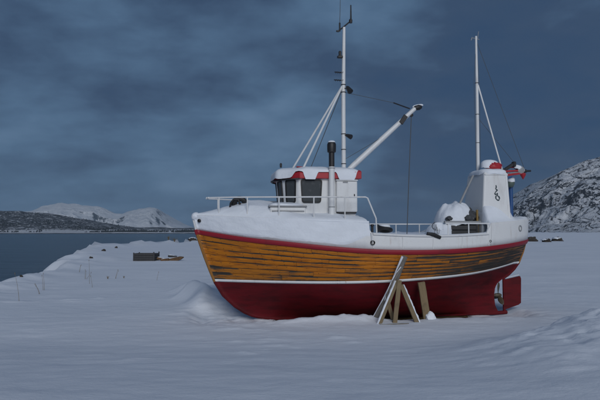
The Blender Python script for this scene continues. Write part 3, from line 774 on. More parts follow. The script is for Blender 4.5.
def build_wheelhouse():
    # plan of the walls (bottom) going round from port aft; the front leans forward at the top
    plan = [(-.50, -1.0), (-2.12, -1.0), (-2.42, -.62), (-2.52, 0), (-2.42, .62), (-2.12, 1.0), (-.50, 1.0)]
    z0, z1 = 2.70, 4.02
    def wall(p, z):
        k = (z - z0) / (z1 - z0); lean = sstep(-2.0, -2.4, p[0]) * .13 * k
        return Vector((p[0] - lean, p[1] * (1 - .0 * k), z))
    n = len(plan); V = [wall(p, z0) for p in plan] + [wall(p, z1) for p in plan]
    F = [(i, i + n, (i + 1) % n + n, (i + 1) % n) for i in range(n)] + [tuple(range(n, 2 * n))]
    wh = link('wheelhouse_wall', mesh('wheelhouse_wall', V, F), M['white'], boat, smooth=False)
    bv = wh.modifiers.new('bevel', 'BEVEL'); bv.width = .04; bv.segments = 3; bv.limit_method = 'ANGLE'; bv.angle_limit = R(20)
    # roof: thick slab with a red edge board, overhanging as a visor in front
    rp = [(-.36, -1.10), (-1.2, -1.11), (-2.13, -1.11), (-2.50, -.74), (-2.70, -.3), (-2.73, 0), (-2.70, .3), (-2.50, .74), (-2.13, 1.11), (-1.2, 1.11), (-.36, 1.10)]
    n = len(rp); rz = lambda x: 0.03 * (x + 2.7)
    V = [(x, y, 3.985 + rz(x) * .3) for x, y in rp] + [(x, y, 4.14 + rz(x)) for x, y in rp] + [(x * .985 - .02, y * .9, 4.19 + rz(x)) for x, y in rp]
    F = [tuple(range(n))[::-1], tuple(range(2 * n, 3 * n))] + [(a * n + (i + 1) % n, a * n + i, (a + 1) * n + i, (a + 1) * n + (i + 1) % n)[::-1] for a in (0, 1) for i in range(n)]
    rf = link('roof', mesh('roof', V, F), M['red_trim'], boat, smooth=False); rf['label'] = 'wheelhouse roof edged with a red board'
    rf.modifiers.new('bevel', 'BEVEL').width = .012
    V = [(x * 1.004, y * 1.004, 3.955 + rz(x) * .3) for x, y in rp[2:9]] + [(x * 1.004, y * 1.004, 3.995 + rz(x) * .3) for x, y in rp[2:9]]
    k = 7; o = link('drip_edge', mesh('drip_edge', V, [(i, i + 1, k + i + 1, k + i) for i in range(k - 1)]), M['black'], rf)
    o.modifiers.new('thickness', 'SOLIDIFY').thickness = .03
    # windows: one in the side, one in each slanting corner, two in front, mirrored to starboard
    def facet(i, u, z): 
        a, b = wall(plan[i], z), wall(plan[i + 1], z); return a.lerp(b, u)
    for sgn in (1, -1):
        def fl(v): return Vector((v.x, v.y * sgn, v.z))
        def put(c, dx, dz, wt, wb, h):
            c, dx, dz = fl(c), fl(dx), fl(dz)
            if sgn < 0: dx = -dx
            make_window(c, -dx, dz, wt, wb, h, boat)
        c = Vector((-1.785, -1.0, 3.645)); put(c, Vector((-1, 0, 0)), Vector((0, 0, 1)), .62, .54, .66)
        c = facet(1, .50, 3.645); put(c, facet(1, 1, 3.645) - facet(1, 0, 3.645), facet(1, .5, 3.9) - facet(1, .5, 3.3), .37, .33, .66)
        c = facet(2, .40, 3.645); put(c, facet(2, 1, 3.645) - facet(2, 0, 3.645), facet(2, .5, 3.9) - facet(2, .5, 3.3), .40, .37, .64)
    # tall locker on the port side aft of the window, with its lid, then the exhaust
    lk = MB().box((-.79, -1.05, 3.50), (.60, .13, .86), .02).build('locker', M['white'], boat)
    MB().box((-.79, -1.055, 3.955), (.63, .16, .035), .01).build('lid', M['white'], lk)
    MB().box((-.79, -1.115, 3.50), (.52, .012, .78), .004).build('door_panel', M['white'], lk)
    MB().box((-.58, -1.128, 3.52), (.03, .02, .10), .006).build('handle', M['black'], lk)
    MB().box((-.79, -1.04, 3.05), (.56, .10, .05), .01).build('gap_shade_strip', M['black'], lk)  # black strip standing in for the shade in the gap below the locker
    MB().box((-.84, -1.135, 3.90), (.14, .02, .03), .005).build('hasp', M['grey_metal'], lk)
    ex = MB().tube([(-1.24, -1.16, 2.7), (-1.24, -1.16, 4.32)], .082, 16).build('exhaust_pipe', M['white_metal'], boat)
    MB().tube([(-1.24, -1.16, 4.30), (-1.24, -1.16, 4.80)], .080, 16).build('hot_section', M['black'], ex)
    MB().lathe([(.085, 0), (.118, .02), (.125, .10), (.125, .24), (.105, .28), (.02, .29)], (-1.24, -1.16, 4.71), 18).build('rain_cap', M['black'], ex)
    for z in (3.2, 4.28): MB().torus((-1.24, -1.16, z), .084, .012).build('clamp', M['grey_metal'], ex)
    # dark strip of the skylight poking out of the roof snow, small side lamp
    MB().box((-1.93, -.72, 4.335), (.46, .10, .03), .01, Matrix.Rotation(R(4), 3, 'Y')).build('roof_batten', M['red_trim'], boat)
    MB().lathe([(.03, 0), (.035, .1), (.02, .13)], (-2.55, -.35, 4.36), 10).build('horn', M['black'], boat)
    # low bench hatch in front of the wheelhouse
    ht = MB().box((-2.45, -.62, 3.02), (1.0, .9, .36), .03).build('hatch', M['white'], boat)
    MB().box((-2.45, -.62, 3.215), (1.06, .96, .04), .012).build('hatch_lid', M['grey_metal'], ht)
    MB().box((-2.45, -1.08, 3.08), (.9, .02, .04), .006).build('batten', M['grey_metal'], ht)
build_wheelhouse()

def build_masts():
    w = M['white_metal']
    mast = MB().tube([(-.60, 0, 4.1), (-.60, 0, 6.8), (-.57, 0, 8.72)], [.068, .062, .045], 14).build('mast', w, boat)
    mast['label'] = 'tall white foremast above the wheelhouse'
    MB().lathe([(.10, 0), (.10, .06), (.07, .10)], (-.6, 0, 4.16), 14).build('mast_foot', w, mast)
    for z in (4.55, 4.98, 5.45, 6.72, 6.95): MB().torus((-.6, 0, z), .068, .012, n=16, k=6).build('mast_band', M['black'], mast)
    MB().tube([(-.78, .02, 8.58), (-.60, 0, 8.72), (-.34, -.02, 8.95)], .022, 8).build('cross_bar', M['black'], mast)
    MB().box((-.76, .02, 8.60), (.10, .05, .05), .01).build('bracket', M['black'], mast)
    MB().tube([(-.70, .02, 8.60), (-.70, .02, 8.86)], .026, 8).build('antenna_base', M['black'], mast)
    MB().tube([(-.70, .02, 8.86), (-.66, .02, 10.2)], [.010, .005], 6).build('whip_antenna', M['wire'], mast)
    MB().tube([(-.36, -.02, 8.90), (-.36, -.02, 9.10), (-.36, -.02, 9.42)], [.03, .024, .018], 8).build('stub_antenna', M['black'], mast)
    MB().lathe([(.05, 0), (.055, .09), (.03, .12)], (-.37, -.03, 8.86), 10).build('masthead_light', M['black'], mast)
    for z, l in ((7.32, .24), (7.08, .26)):
        MB().tube([(-.55, 0, z), (-.55 - l - .08, 0, z + .01)], .016, 6).build('aerial_boom', M['black'], mast)
        for k in range(4): MB().tube([(-.63 - l * k / 4, -.10, z), (-.63 - l * k / 4, .10, z)], .009, 5).build('aerial_element', M['black'], mast)
    lp = MB().box((-.70, 0, 7.80), (.16, .12, .07), .015).build('lamp_bracket', M['black'], mast)
    MB().lathe([(.04, 0), (.045, .12), (.03, .15)], (-.70, 0, 7.83), 10).build('navigation_light', M['black'], lp)
    for (x, z, ax, s) in ((-.46, 6.80, (.35, -.5, -.75), 1.0), (-.47, 5.38, (.5, -.6, -.35), .85)):
        a = MB().lathe([(.03 * s, -.12 * s), (.055 * s, -.08 * s), (.085 * s, .08 * s), (.088 * s, .12 * s), (.05 * s, .125 * s)], (x, -.1, z), 14, ax).build('floodlight', M['black'], mast)
        MB().tube([(-.60, -.04, z + .04), (x, -.1, z)], .014, 6).build('light_arm', M['black'], a)
    # two raking struts and wire stays
    for p in ((-2.18, .62, 4.22), (-2.02, -.80, 4.22)):
        MB().tube([(-.64, 0, 6.90), p], .030, 8).build('mast_strut', w, boat)
    MB().tube([(-.62, 0, 6.86), (-1.63, .30, 4.24)], .012, 6).build('stay_wire', M['wire'], boat)
    # cargo boom
    a, b = Vector((-.46, 0, 4.36)), Vector((1.70, 0, 6.34))
    bm_ = MB().tube([a, a.lerp(b, .08), a.lerp(b, .5), b], [.07, .088, .082, .062], 14).build('boom', w, boat); bm_['label'] = 'white cargo boom slanting up behind the foremast'
    d = (b - a).normalized()
    MB().lathe([(.05, -.05), (.075, .0), (.085, .12), (.05, .20), (.01, .22)], b - d * .02, 12, (d.x * 1.0, 0, d.z * .25)).build('boom_end', M['black'], bm_)
    MB().box(a.lerp(b, .80) + Vector((0, -.06, 0)), (.14, .05, .30), .01, Matrix.Rotation(R(35), 3, 'Y')).build('winch_block', M['black'], bm_)
    MB().lathe([(.02, -.04), (.055, -.03), (.055, .03), (.02, .04)], (1.55, 0, 6.10), 12, (0, 1, 0)).build('pulley', M['black'], bm_)
    MB().tube([(1.55, 0, 6.22), (1.55, 0, 6.05)], .02, 6).build('shackle', M['black'], bm_)
    MB().tube([(1.55, 0, 6.08), (1.47, .02, 4.4), (1.38, .05, 2.3)], .014, 6).build('hoist_wire', M['wire'], boat)
    MB().tube([(-.55, 0, 6.72), (1.0, 0, 6.46)], .008, 5).build('topping_lift', M['wire'], boat)
    MB().tube([(.98, 0, 6.463), (1.50, 0, 6.30)], .020, 6).build('turnbuckle', M['black'], boat)
    MB().tube([(-.58, -.03, 4.68), (.3, -.04, 5.2), (1.12, -.03, 5.74)], .008, 5).build('runner_wire', M['wire'], boat)
    # mizzen mast with stays
    mz = MB().tube([(3.72, 0, 4.2), (3.73, 0, 6.6), (3.73, 0, 8.70)], [.056, .05, .034], 12).build('mizzen_mast', w, boat); mz['label'] = 'thin white aft mast on the aft house'
    MB().tube([(3.62, 0, 8.64), (3.84, 0, 8.60)], .014, 6).build('spreader', M['grey_metal'], mz)
    MB().tube([(3.78, 0, 8.60), (3.82, 0, 8.86)], .010, 6).build('vane', M['grey_metal'], mz)
    MB().tube([(3.60, 0, 8.66), (3.56, 0, 8.56)], .016, 6).build('vane_tail', M['grey_metal'], mz)
    for z in (5.3, 6.2, 7.2): MB().torus((3.73, 0, z), .054, .009, n=14, k=6).build('mast_band', M['black'], mz)
    for x, y in ((3.62, -.03), (3.83, .02)):
        MB().tube([(3.73, 0, 8.5), (x, y, 7.2), (x + (.0), y * 3, 4.3)], .006, 5).build('halyard', M['wire'], boat)
    MB().tube([(3.77, 0, 7.14), (4.32, -.40, 4.40)], .024, 8).build('mizzen_strut', w, boat)
    MB().tube([(3.74, 0, 8.55), (5.30, 0, 4.52)], .008, 5).build('stay_wire', M['wire'], boat)
    MB().tube([(3.74, 0, 6.1), (4.85, -.3, 4.58)], .007, 5).build('stay_wire', M['wire'], boat)
    # leaning boom of the mizzen down to the gear heap
    MB().tube([(3.34, -.42, 4.22), (2.50, -.72, 2.86)], .034, 8).build('derrick_pole', M['grey_metal'], boat)
build_masts()

def build_rails():
    w = M['white_metal']
    def rp(x, side, inset=.10, dz=0): 
        p = surf_x(x, 4.0, side); return Vector((p.x, p.y - side * inset, 0))
    for side in (-1, 1):
        # bow rail
        xs = np.linspace(-4.60, -.42, 26); pts = []
        for x in xs:
            p = rp(x, side); pts.append((p.x, p.y, 3.475 - .02 * sstep(-4.6, -2, x)))
        pts += [(pts[-1][0] + .06, pts[-1][1], 3.43), (-.12, pts[-1][1], 2.88), (-.10, pts[-1][1], 2.46)]
        r = MB().tube(pts, .021, 8).build('bow_rail', w, boat)
        for x in (-4.26, -3.52, -2.70, -1.80, -.98):
            p = rp(x, side); MB().tube([(p.x, p.y, zbul(x) - .03), (p.x, p.y, 3.46)], .018, 8).build('rail_post', w, r)
    r = MB().tube([(-4.60, -.35, 3.475), (-4.62, -.18, 3.477), (-4.62, .18, 3.477), (-4.60, .35, 3.475)], .021, 8).build('bow_rail', w, boat)
    # starboard and port side rails aft of the wheelhouse
    for side, x0, x1, z in ((1, -.1, 3.25, 2.77), (-1, 1.86, 3.34, 2.75)):
        pts = []
        for x in np.linspace(x0, x1, 10):
            p = rp(x, side, .07); pts.append((p.x, p.y, z))
        r = MB().tube(pts, .021, 8).build('side_rail', w, boat)
        for x in np.linspace(x0 + .08, x1 - .08, 5 if side > 0 else 3):
            p = rp(x, side, .07); MB().tube([(p.x, p.y, 2.38), (p.x, p.y, z)], .017, 8).build('rail_post', w, r)
    # scupper with its pipe, hawse hole, fairleads, bitts, fender block
    p = surf_x(-.32, 3.30, -1, .03); ring('scupper', p, (0, -1, -.15), .062, .045, .05, M['black'], boat)
    MB().tube([surf_x(-.32, 3.3, -1, .03), surf_x(-.32, 3.75, -1, .03)], .028, 8).build('drain_pipe', w, boat)
    p = surf_x(-4.80, 3.66, -1, .045); q = surf_x(-4.7, 3.66, -1, .045); t = (q - p).normalized(); ring('hawse_hole', p, Vector((0, 0, 1)).cross(t) * (-1 if Vector((0, 0, 1)).cross(t).y > 0 else 1), .05, .03, .03, M['black'], boat)
    p = surf_x(4.52, 3.62, -1, .0); q = surf_x(4.6, 3.62, -1, 0); t = (q - p).normalized(); nn = Vector((0, 0, 1)).cross(t); nn = -nn if nn.y > 0 else nn
    ring('fairlead', p, nn, .095, .062, .03, M['grey_metal'], boat)
    p = surf_x(3.30, 3.25, -1, .0); ring('scupper', p, (0, -1, 0), .035, .022, .02, M['black'], boat)
    for x in (-.20, -.06):
        MB().lathe([(.035, 0), (.035, .22), (.048, .23), (.048, .27), (.03, .28)], (x, -1.55, 2.44), 12).build('bitt', M['black'], boat)
build_rails()

def build_aft_house():
    bot = [(3.26, -1.09), (4.24, -1.09), (4.24, .34), (3.26, .34)]; top = [(3.50, -.82), (4.26, -.82), (4.26, .28), (3.50, .28)]
    z0, z1 = 2.30, 4.30
    V = [(x, y, z0) for x, y in bot] + [(x, y, z1) for x, y in top]; F = [(3, 2, 1, 0), (4, 5, 6, 7)] + [(i, (i + 1) % 4, 4 + (i + 1) % 4, 4 + i) for i in range(4)]
    o = link('aft_house', mesh('aft_house', V, F), M['white'], boat, smooth=False); o['label'] = 'tall white box house at the stern with a dark emblem'
    b = o.modifiers.new('bevel', 'BEVEL'); b.width = .05; b.segments = 3
    def on(x, z, d=.012):
        k = (z - z0) / (z1 - z0); y0 = -1.09; y = y0 + (-.82 - y0) * k; return Vector((x, y - d, z + d * .2))
    # emblem: a curling scroll with an open loop at its foot
    S = [(3.835, 3.90), (3.84, 3.84), (3.815, 3.79), (3.865, 3.75), (3.80, 3.69), (3.775, 3.645), (3.80, 3.61), (3.86, 3.655), (3.85, 3.60), (3.80, 3.565), (3.795, 3.50), (3.835, 3.455), (3.885, 3.445), (3.915, 3.50), (3.895, 3.56), (3.85, 3.585)]
    pts = []
    for i in range(len(S) - 1):
        for t in (0, .33, .66): pts.append(on(S[i][0] + (S[i + 1][0] - S[i][0]) * t, S[i][1] + (S[i + 1][1] - S[i][1]) * t))
    pts.append(on(*S[-1])); V = []; 
    for i, p in enumerate(pts):
        t = (pts[min(i + 1, len(pts) - 1)] - pts[max(i - 1, 0)]).normalized(); s = Vector((0, -1, .1)).normalized().cross(t)
        w = .017 * (0.6 + .5 * math.sin(i * .5) ** 2); V += [p - s * w, p + s * w]
    e = link('emblem', mesh('emblem', V, [(2 * i, 2 * i + 1, 2 * i + 3, 2 * i + 2) for i in range(len(pts) - 1)]), M['emblem'], o)
    e.modifiers.new('thickness', 'SOLIDIFY').thickness = .006
    MB().box((3.88, -.835, 4.22), (.74, .03, .05), .01).build('top_moulding', M['white'], o)
    pl = MB().beam(on(4.17, 2.6, .004), on(4.19, 4.2, .004), .05, .015, .003).build('corner_trim', M['white'], o)
    MB().tube([(3.20, -.92, 2.2), (3.20, -.92, 3.16)], .034, 10).build('yellow_post', M['yellow'], boat)
    bp = MB().tube([(4.70, -.2, 2.2), (4.70, -.2, 3.95)], .065, 14).build('blue_post', M['blue'], boat)
    MB().lathe([(.07, 0), (.09, .03), (.09, .07), (.06, .1)], (4.70, -.2, 3.9), 14).build('post_head', M['black'], bp)
build_aft_house()

# ---------------------------------------------------------------- loose gear on board (things of their own)
def on_boat(o, label, cat, group=None, kind=None):
    o.matrix_world = BM; return tag(o, label, cat, group, kind)
def build_gear():
    # coiled black hose and tyre on the foredeck
    t = empty('tyre', BM @ Matrix.Translation((-3.72, -.28, 3.30)))
    tag(t, 'black tyre with a rope coil half buried in foredeck snow', 'tyre')
    MB().torus((0, 0, 0), .165, .075, (.25, 1, .35), 26, 10).build('tread', M['rubber'], t)
    MB().torus((0, -.03, 0), .10, .02, (.25, 1, .35), 20, 8).build('rim_bead', M['black'], t)
    MB().tube([(-.28, -.05, -.12), (-.26, -.05, .02), (-.18, -.08, .13), (-.05, -.09, .12), (.02, -.1, -.05)], .03, 8).build('rope', M['rubber'], t)
    # netting and a dark fish box under snow amidships
    g = empty('fish_bin', BM @ Matrix.Translation((2.72, -.45, 2.10)))
    tag(g, 'dark slatted fish bin heaped with netting in front of the aft house', 'bin')
    for k in range(4): MB().box((0, -.48, .10 + .145 * k), (1.0, .035, .13), .01).build('slat', M['dark_box'], g)
    for k in range(4): MB().box((0, .48, .10 + .145 * k), (1.0, .035, .13), .01).build('slat', M['dark_box'], g)
    for sx_ in (-1, 1):
        for k in range(4): MB().box((.49 * sx_, 0, .10 + .145 * k), (.03, .92, .13), .01).build('slat', M['dark_box'], g)
        for sy in (-1, 1): MB().box((.46 * sx_, .50 * sy, .33), (.06, .03, .66), .008).build('corner_post', M['dark_box'], g)
    MB().box((0, -.51, .70), (1.14, .09, .06), .012).build('top_rim', M['grey_metal'], g)
    for k, (x, y, z, r) in enumerate(((.0, .0, .72, .50), (.38, -.26, .90, .22), (.20, -.42, .80, .17), (.46, -.10, .82, .22), (-.38, -.42, .80, .10), (.33, -.10, 1.06, .14))):
        MB().lump((x, y, z), (r, r * .9, r * .66), 3 + k, 14, .45, 2.8).build('netting', M['dark_net'], g)
    # snow-clad rope coil at the end of the port rail
    c = empty('rope_coil', BM @ Matrix.Translation((1.70, -1.48, 2.45)))
    tag(c, 'small rope coil hung over the rail end and caked with snow', 'rope')
    for k in range(2): MB().tube([(-.10 + .05 * k, -.05, .30), (-.13 + .06 * k, -.12, .22), (-.12 + .07 * k, -.14, .02 + .03 * (k % 2)), (-.06 + .06 * k, -.12, -.03), (-.03 + .05 * k, -.12, .10), (-.04 + .05 * k, -.06, .29)], .009, 6).build('turn', M['grey_metal'], c)
    for k in range(1): MB().torus((-.02 + .03 * k, -.02 * k, .22), .11 - .015 * k, .011, (.3 + .4 * k, 1, .2 * k - .2), 20, 6).build('turn', M['dark_net'], c)
    # wooden fender lying on the bulwark
    a, b = surf_x(1.27, 4.0, -1), surf_x(1.66, 4.0, -1)
    o = MB().tube([a + Vector((0, .0, .05)), a.lerp(b, .5) + Vector((0, -.02, .02)), b + Vector((0, -.02, -.06))], [.05, .06, .045], 10).build('fender', M['rubber'])
    on_boat(o, 'dark worn fender lying over the low bulwark amidships', 'fender')
    o = MB().torus((1.05, 1.15, 2.58), .20, .06, (.1, .2, 1), 22, 8).torus((1.02, 1.15, 2.66), .15, .05, (.1, -.1, 1), 22, 8).build('hose_coil', M['rubber'])
    on_boat(o, 'dark hose coil on the far side deck behind the wheelhouse', 'hose')
    # red float on the aft house
    o = MB().lump((4.02, -.42, 4.50), (.25, .2, .15), 5, 16, .30, 1.8, .8).build('float', M['red_trim'])
    on_boat(o, 'red float capped with snow on the aft house roof', 'float')
    # net hauler: dark arm, red bars, drum and bracket reaching over the stern
    h = empty('net_hauler', BM @ Matrix.Translation((4.20, -.55, 4.28)))
    tag(h, 'red and black net hauler arm reaching out over the stern', 'hauler')
    MB().beam((-.12, 0, -.02), (.46, 0, .34), .11, .09, .012).build('arm', M['black'], h)
    MB().box((.42, 0, .30), (.10, .14, .16), .02).build('head', M['black'], h)
    MB().beam((-.02, .05, -.10), (.20, .05, .10), .09, .10, .012).build('foot_bracket', M['black'], h)
    MB().beam((.10, -.05, .07), (.66, -.05, .11), .06, .055, .01).build('bar', M['red_trim'], h)
    MB().beam((.06, -.05, -.06), (.70, -.05, .03), .06, .06, .01).build('bar', M['red_trim'], h)
    MB().beam((.20, .05, .20), (.50, .05, .22), .05, .05, .01).build('bar', M['red_trim'], h)
    MB().beam((.15, -.06, .005), (.72, -.06, .07), .035, .03, .006).build('strut', M['grey_metal'], h)
    MB().lathe([(.02, -.1), (.11, -.08), (.07, 0), (.11, .08), (.02, .1)], (.62, 0, .12), 16, (0, 1, 0)).build('drum', M['grey_metal'], h)
    MB().lathe([(.05, 0), (.055, .16), (.03, .18), (.028, .32), (.01, .33)], (.66, 0, .09), 12, (1, 0, .05)).build('tip_roller', M['black'], h)
    MB().lathe([(.01, -.12), (.08, .0), (.085, .06), (.03, .08)], (.70, -.03, -.04), 12, (0, 0, 1)).build('guide_cone', M['red_trim'], h)
    MB().beam((-.02, -.08, -.20), (.30, -.08, -.10), .06, .05, .01).build('hydraulic_hose', M['blue'], h)
    o = MB().lump((4.62, -.33, 4.03), (.13, .13, .15), 7, 12, .05, 1).build('buoy', M['green_buoy'])
    on_boat(o, 'grey green buoy hanging under the net hauler', 'buoy')
build_gear()

# ---------------------------------------------------------------- snow lying on the boat
def snow_obj(name_label, V, F, local=True, sub=True):
    o = link('snow', mesh('snow', V, F), M['snow'])
    if local: o.matrix_world = BM
    return tag(o, name_label, 'snow', kind='stuff')
def build_boat_snow():
    # foredeck: heaped in the middle, hanging over the bulwark in an uneven lip
    crest = spl([-5.02, -4.4, -3.4, -2.8, -2.2, -1.3, -.3], [3.03, 3.16, 3.42, 3.38, 3.16, 3.10, 2.98])
    xs = np.concatenate([np.linspace(-5.03, -.45, 110), np.linspace(-.43, -.33, 8)]); nw = 61; V = []
    for x in xs:
        s = max((x - XB) / (XS - XB), 0); b = surf((s), 4.0).y * -1; zt = zbul(max(x, -4.97)); 
        tip = sstep(-5.03, -4.85, x); end = sstep(-.32, -.40, x)
        for j in range(nw):
            w = -1 + 2 * j / (nw - 1); aw = abs(w); y = w * (b + .022)
            if aw > .93:
                k = (aw - .93) / .07; lip = .09
                z = zt + .045 - lip * k ** 1.5
            else:
                q = aw / .93; z = zt + .045 + (crest(x) - zt - .045) * (1 - q ** 2.2) ** .85 * (.25 + .75 * tip)
                z += (.028 * float(fbm([x * 1.8], [y * 1.8], 4, 15)[0])) * (1 - q ** 4)
            z = zt - .05 + (z - zt + .05) * (.3 + .7 * tip) * (.1 + .9 * end)
            V.append((x, y, z))
    snow_obj('thick smooth snow heaped on the foredeck around the wheelhouse', V, grid_faces(len(xs), nw))
    # wind-plastered snow clinging to the bow bulwark
    for side in (-1, 1):
        S = svals(150, 0.0, (-.36 - XB) / (XS - XB)); V = []; n = 22
        for s in S:
            x = XB + (XS - XB) * s; lo = 3.03 + .05 * float(fbm([x * 2.5], [side], 3, 301)[0]) ** 2 + .35 * sstep(-1.2, -.42, x) 
            for j in range(n):
                q = j / (n - 1); t = lo + (4.0 - lo) * q; e = min(1, q * 7) 
                o_ = (.016 + .016 * float(fbm([x * 1.7], [t * 2.2], 4, 303 + side)[0]) + .006 * float(fbm([x * 9], [t * 6], 3, 305)[0])) * (1 - .6 * sstep(-1.0, -.42, x)) + .004
                V.append(surf(s, t, o_ * e - .004 * (1 - e), side))
        snow_obj('thin snow plastered over the port side of the white bow' if side < 0 else 'thin snow plastered over the starboard side of the white bow', V, grid_faces(len(S), n, 0, side > 0))
    o = MB().lump((-4.95, 0, 2.95), (.13, .15, .13), 61, 14, .12, 1.4).build('snow', M['snow']); on_boat(o, 'round snow knob on top of the stem head', 'snow', None, 'stuff')
    # wheelhouse roof cap: rounded, hanging over the red edge except where it has fallen away
    N = 240; rings = 17; rx, ry, cx_, cy_ = 1.20, 1.12, -1.545, 0
    def outline(a):
        ca, sa = math.cos(a), math.sin(a); e = 9
        r = (abs(ca) ** e + abs(sa) ** e) ** (-1 / e); x, y = ca * r * 1.19, sa * r * 1.13
        x += cx_
        f = sstep(-2.0, -2.72, x); y *= 1 - .38 * f; return x, y
    V = []
    for i in range(rings):
        q = i / (rings - 1)
        for j in range(N):
            a = 2 * math.pi * j / N; ox, oy = outline(a)
            if q < .8:
                k = q / .8; x, y = cx_ + (ox - cx_) * k * .985, oy * k * .985; z = 4.38 - .13 * k ** 5 + .03 * float(fbm([x * 2.2], [y * 2.2], 3, 18)[0]) + .02 * (x - cx_) * 0
            else:
                k = (q - .8) / .2; x, y = cx_ + (ox - cx_) * (.985 + .03 * math.sin(k * math.pi * .6)), oy * (.985 + .03 * math.sin(k * math.pi * .6))
                # droop below the top edge: long over the front visor, short where the red board shows
                dr = .20 + .05 * float(fbm([math.cos(a) * 3], [math.sin(a) * 3], 3, 20)[0])
                if y < -.6:
                    dr = float(np.interp(x, [-2.6, -2.35, -2.25, -2.16, -2.05, -1.98, -1.70, -1.62, -1.10, -1.02, -.56, -.50, -.3], [.27, .24, .07, .05, .07, .285, .285, .08, .07, .285, .28, .07, .06]))
                if x < -2.35: dr = .235 + .03 * float(fbm([y * 4], [0.5], 2, 22)[0])
                z = 4.25 - dr * k
            V.append((x, y, z))
    F = [(i * N + j, i * N + (j + 1) % N, (i + 1) * N + (j + 1) % N, (i + 1) * N + j) for i in range(rings - 1) for j in range(N)]
    snow_obj('rounded snow cap hanging over the red wheelhouse roof edge', V, F)
    def cap(cx, cy, z, hx, hy, h, dr, seed, lab, tilt=0, e=4.0, N=64, rings=10, rough=.12):
        V = []
        for i in range(rings):
            q = i / (rings - 1)
            for j in range(N):
                a = 2 * math.pi * j / N; ca, sa = math.cos(a), math.sin(a); r = (abs(ca) ** e + abs(sa) ** e) ** (-1 / e)
                k = min(q / .75, 1); x, y = ca * r * hx * k, sa * r * hy * k; zz = h * (1 - .55 * k ** 4) + rough * h * float(fbm([x * 4 + seed], [y * 4], 4, seed)[0])
                if q > .75:
                    t = (q - .75) / .25; zz = zz * (1 - t) - dr * t * (1 + .6 * float(fbm([ca * 2.5 + seed], [sa * 2.5], 3, seed + 1)[0])); x *= 1 + .03 * math.sin(t * 2); y *= 1 + .03 * math.sin(t * 2)
                V.append((cx + x, cy + y, z + zz + tilt * x))
        F = [(i * N + j, i * N + (j + 1) % N, (i + 1) * N + (j + 1) % N, (i + 1) * N + j) for i in range(rings - 1) for j in range(N)]
        return snow_obj(lab, V, F)
    cap(3.88, -.27, 4.30, .41, .58, .13, .06, 31, 'snow cap on top of the white aft house')
    cap(3.93, -.34, 4.56, .27, .19, .16, .09, 33, 'snow cushion lying on the red float', e=2.2)
    cap(4.80, -.55, 4.44, .17, .09, .10, .03, 35, 'snow lump sitting on the net hauler drum', e=2.2, tilt=-.3)
    cap(4.62, -.33, 4.12, .13, .13, .09, .06, 37, 'snow cap on the hanging grey green buoy', e=2.0)
    cap(2.66, -.40, 2.80, .50, .54, .56, .10, 39, 'deep snow heaped on the netting in the fish bin', e=2.7, tilt=.22, rough=.26)
    cap(2.16, -.50, 2.46, .36, .52, .34, .2, 41, 'snow drift sloping off the forward end of the fish bin', e=2.2, tilt=.5)
    cap(-1.24, -1.16, 5.0, .10, .10, .05, .0, 43, 'little snow cap on the black exhaust', e=2)
    cap(1.78, .04, 6.40, .17, .06, .05, .02, 44, 'thin snow on the tip of the cargo boom', e=2, tilt=.2)
    cap(1.04, 1.15, 2.70, .18, .18, .05, .05, 45, 'snow lying on the dark hose coil', e=2)
    cap(1.74, -1.50, 2.70, .13, .09, .08, .14, 46, 'snow clump on the hung rope coil', e=2)
    cap(-2.45, -.62, 3.24, .50, .45, .10, .02, 48, 'snow layer on the low hatch before the wheelhouse')
    # main deck and stern, flush with the low bulwark
    for x0, x1, zf, lab in ((-.30, 3.27, lambda x: 2.47, 'snow filling the main deck between the low bulwarks'), (3.30, 5.32, lambda x: zbul(x) + .05, 'snow lying inside the raised stern bulwark')):
        xs = np.linspace(x0, x1, 50); nw = 41; V = []
        for x in xs:
            s = (x - XB) / (XS - XB); b = -surf(s, 4.0).y
            for j in range(nw):
                w = -1 + 2 * j / (nw - 1); aw = abs(w); y = w * (b + .012)
                zt = zbul(x)
                if aw > .95: z = zt + .03 - .05 * ((aw - .95) / .05) ** 1.5 - .02 * float(fbm([x * 4], [w], 3, 57)[0])
                elif aw > .90: z = zt + .03
                else: z = zt + .03 - (.12 if x < 3.28 else -.08) * (1 - (aw / .9) ** 6) + (.42 * min(max((.93 - aw) / .24, 0), 1) ** 1.3 * sstep(3.3, 3.4, x) * sstep(4.5, 4.2, x) if x > 3.28 else 0) + .07 * float(fbm([x * 1.5], [y * 1.5], 3, 55)[0]) * (1 - (aw / .9) ** 6)
                V.append((x, y, z))
        snow_obj(lab, V, grid_faces(len(xs), nw))
build_boat_snow()

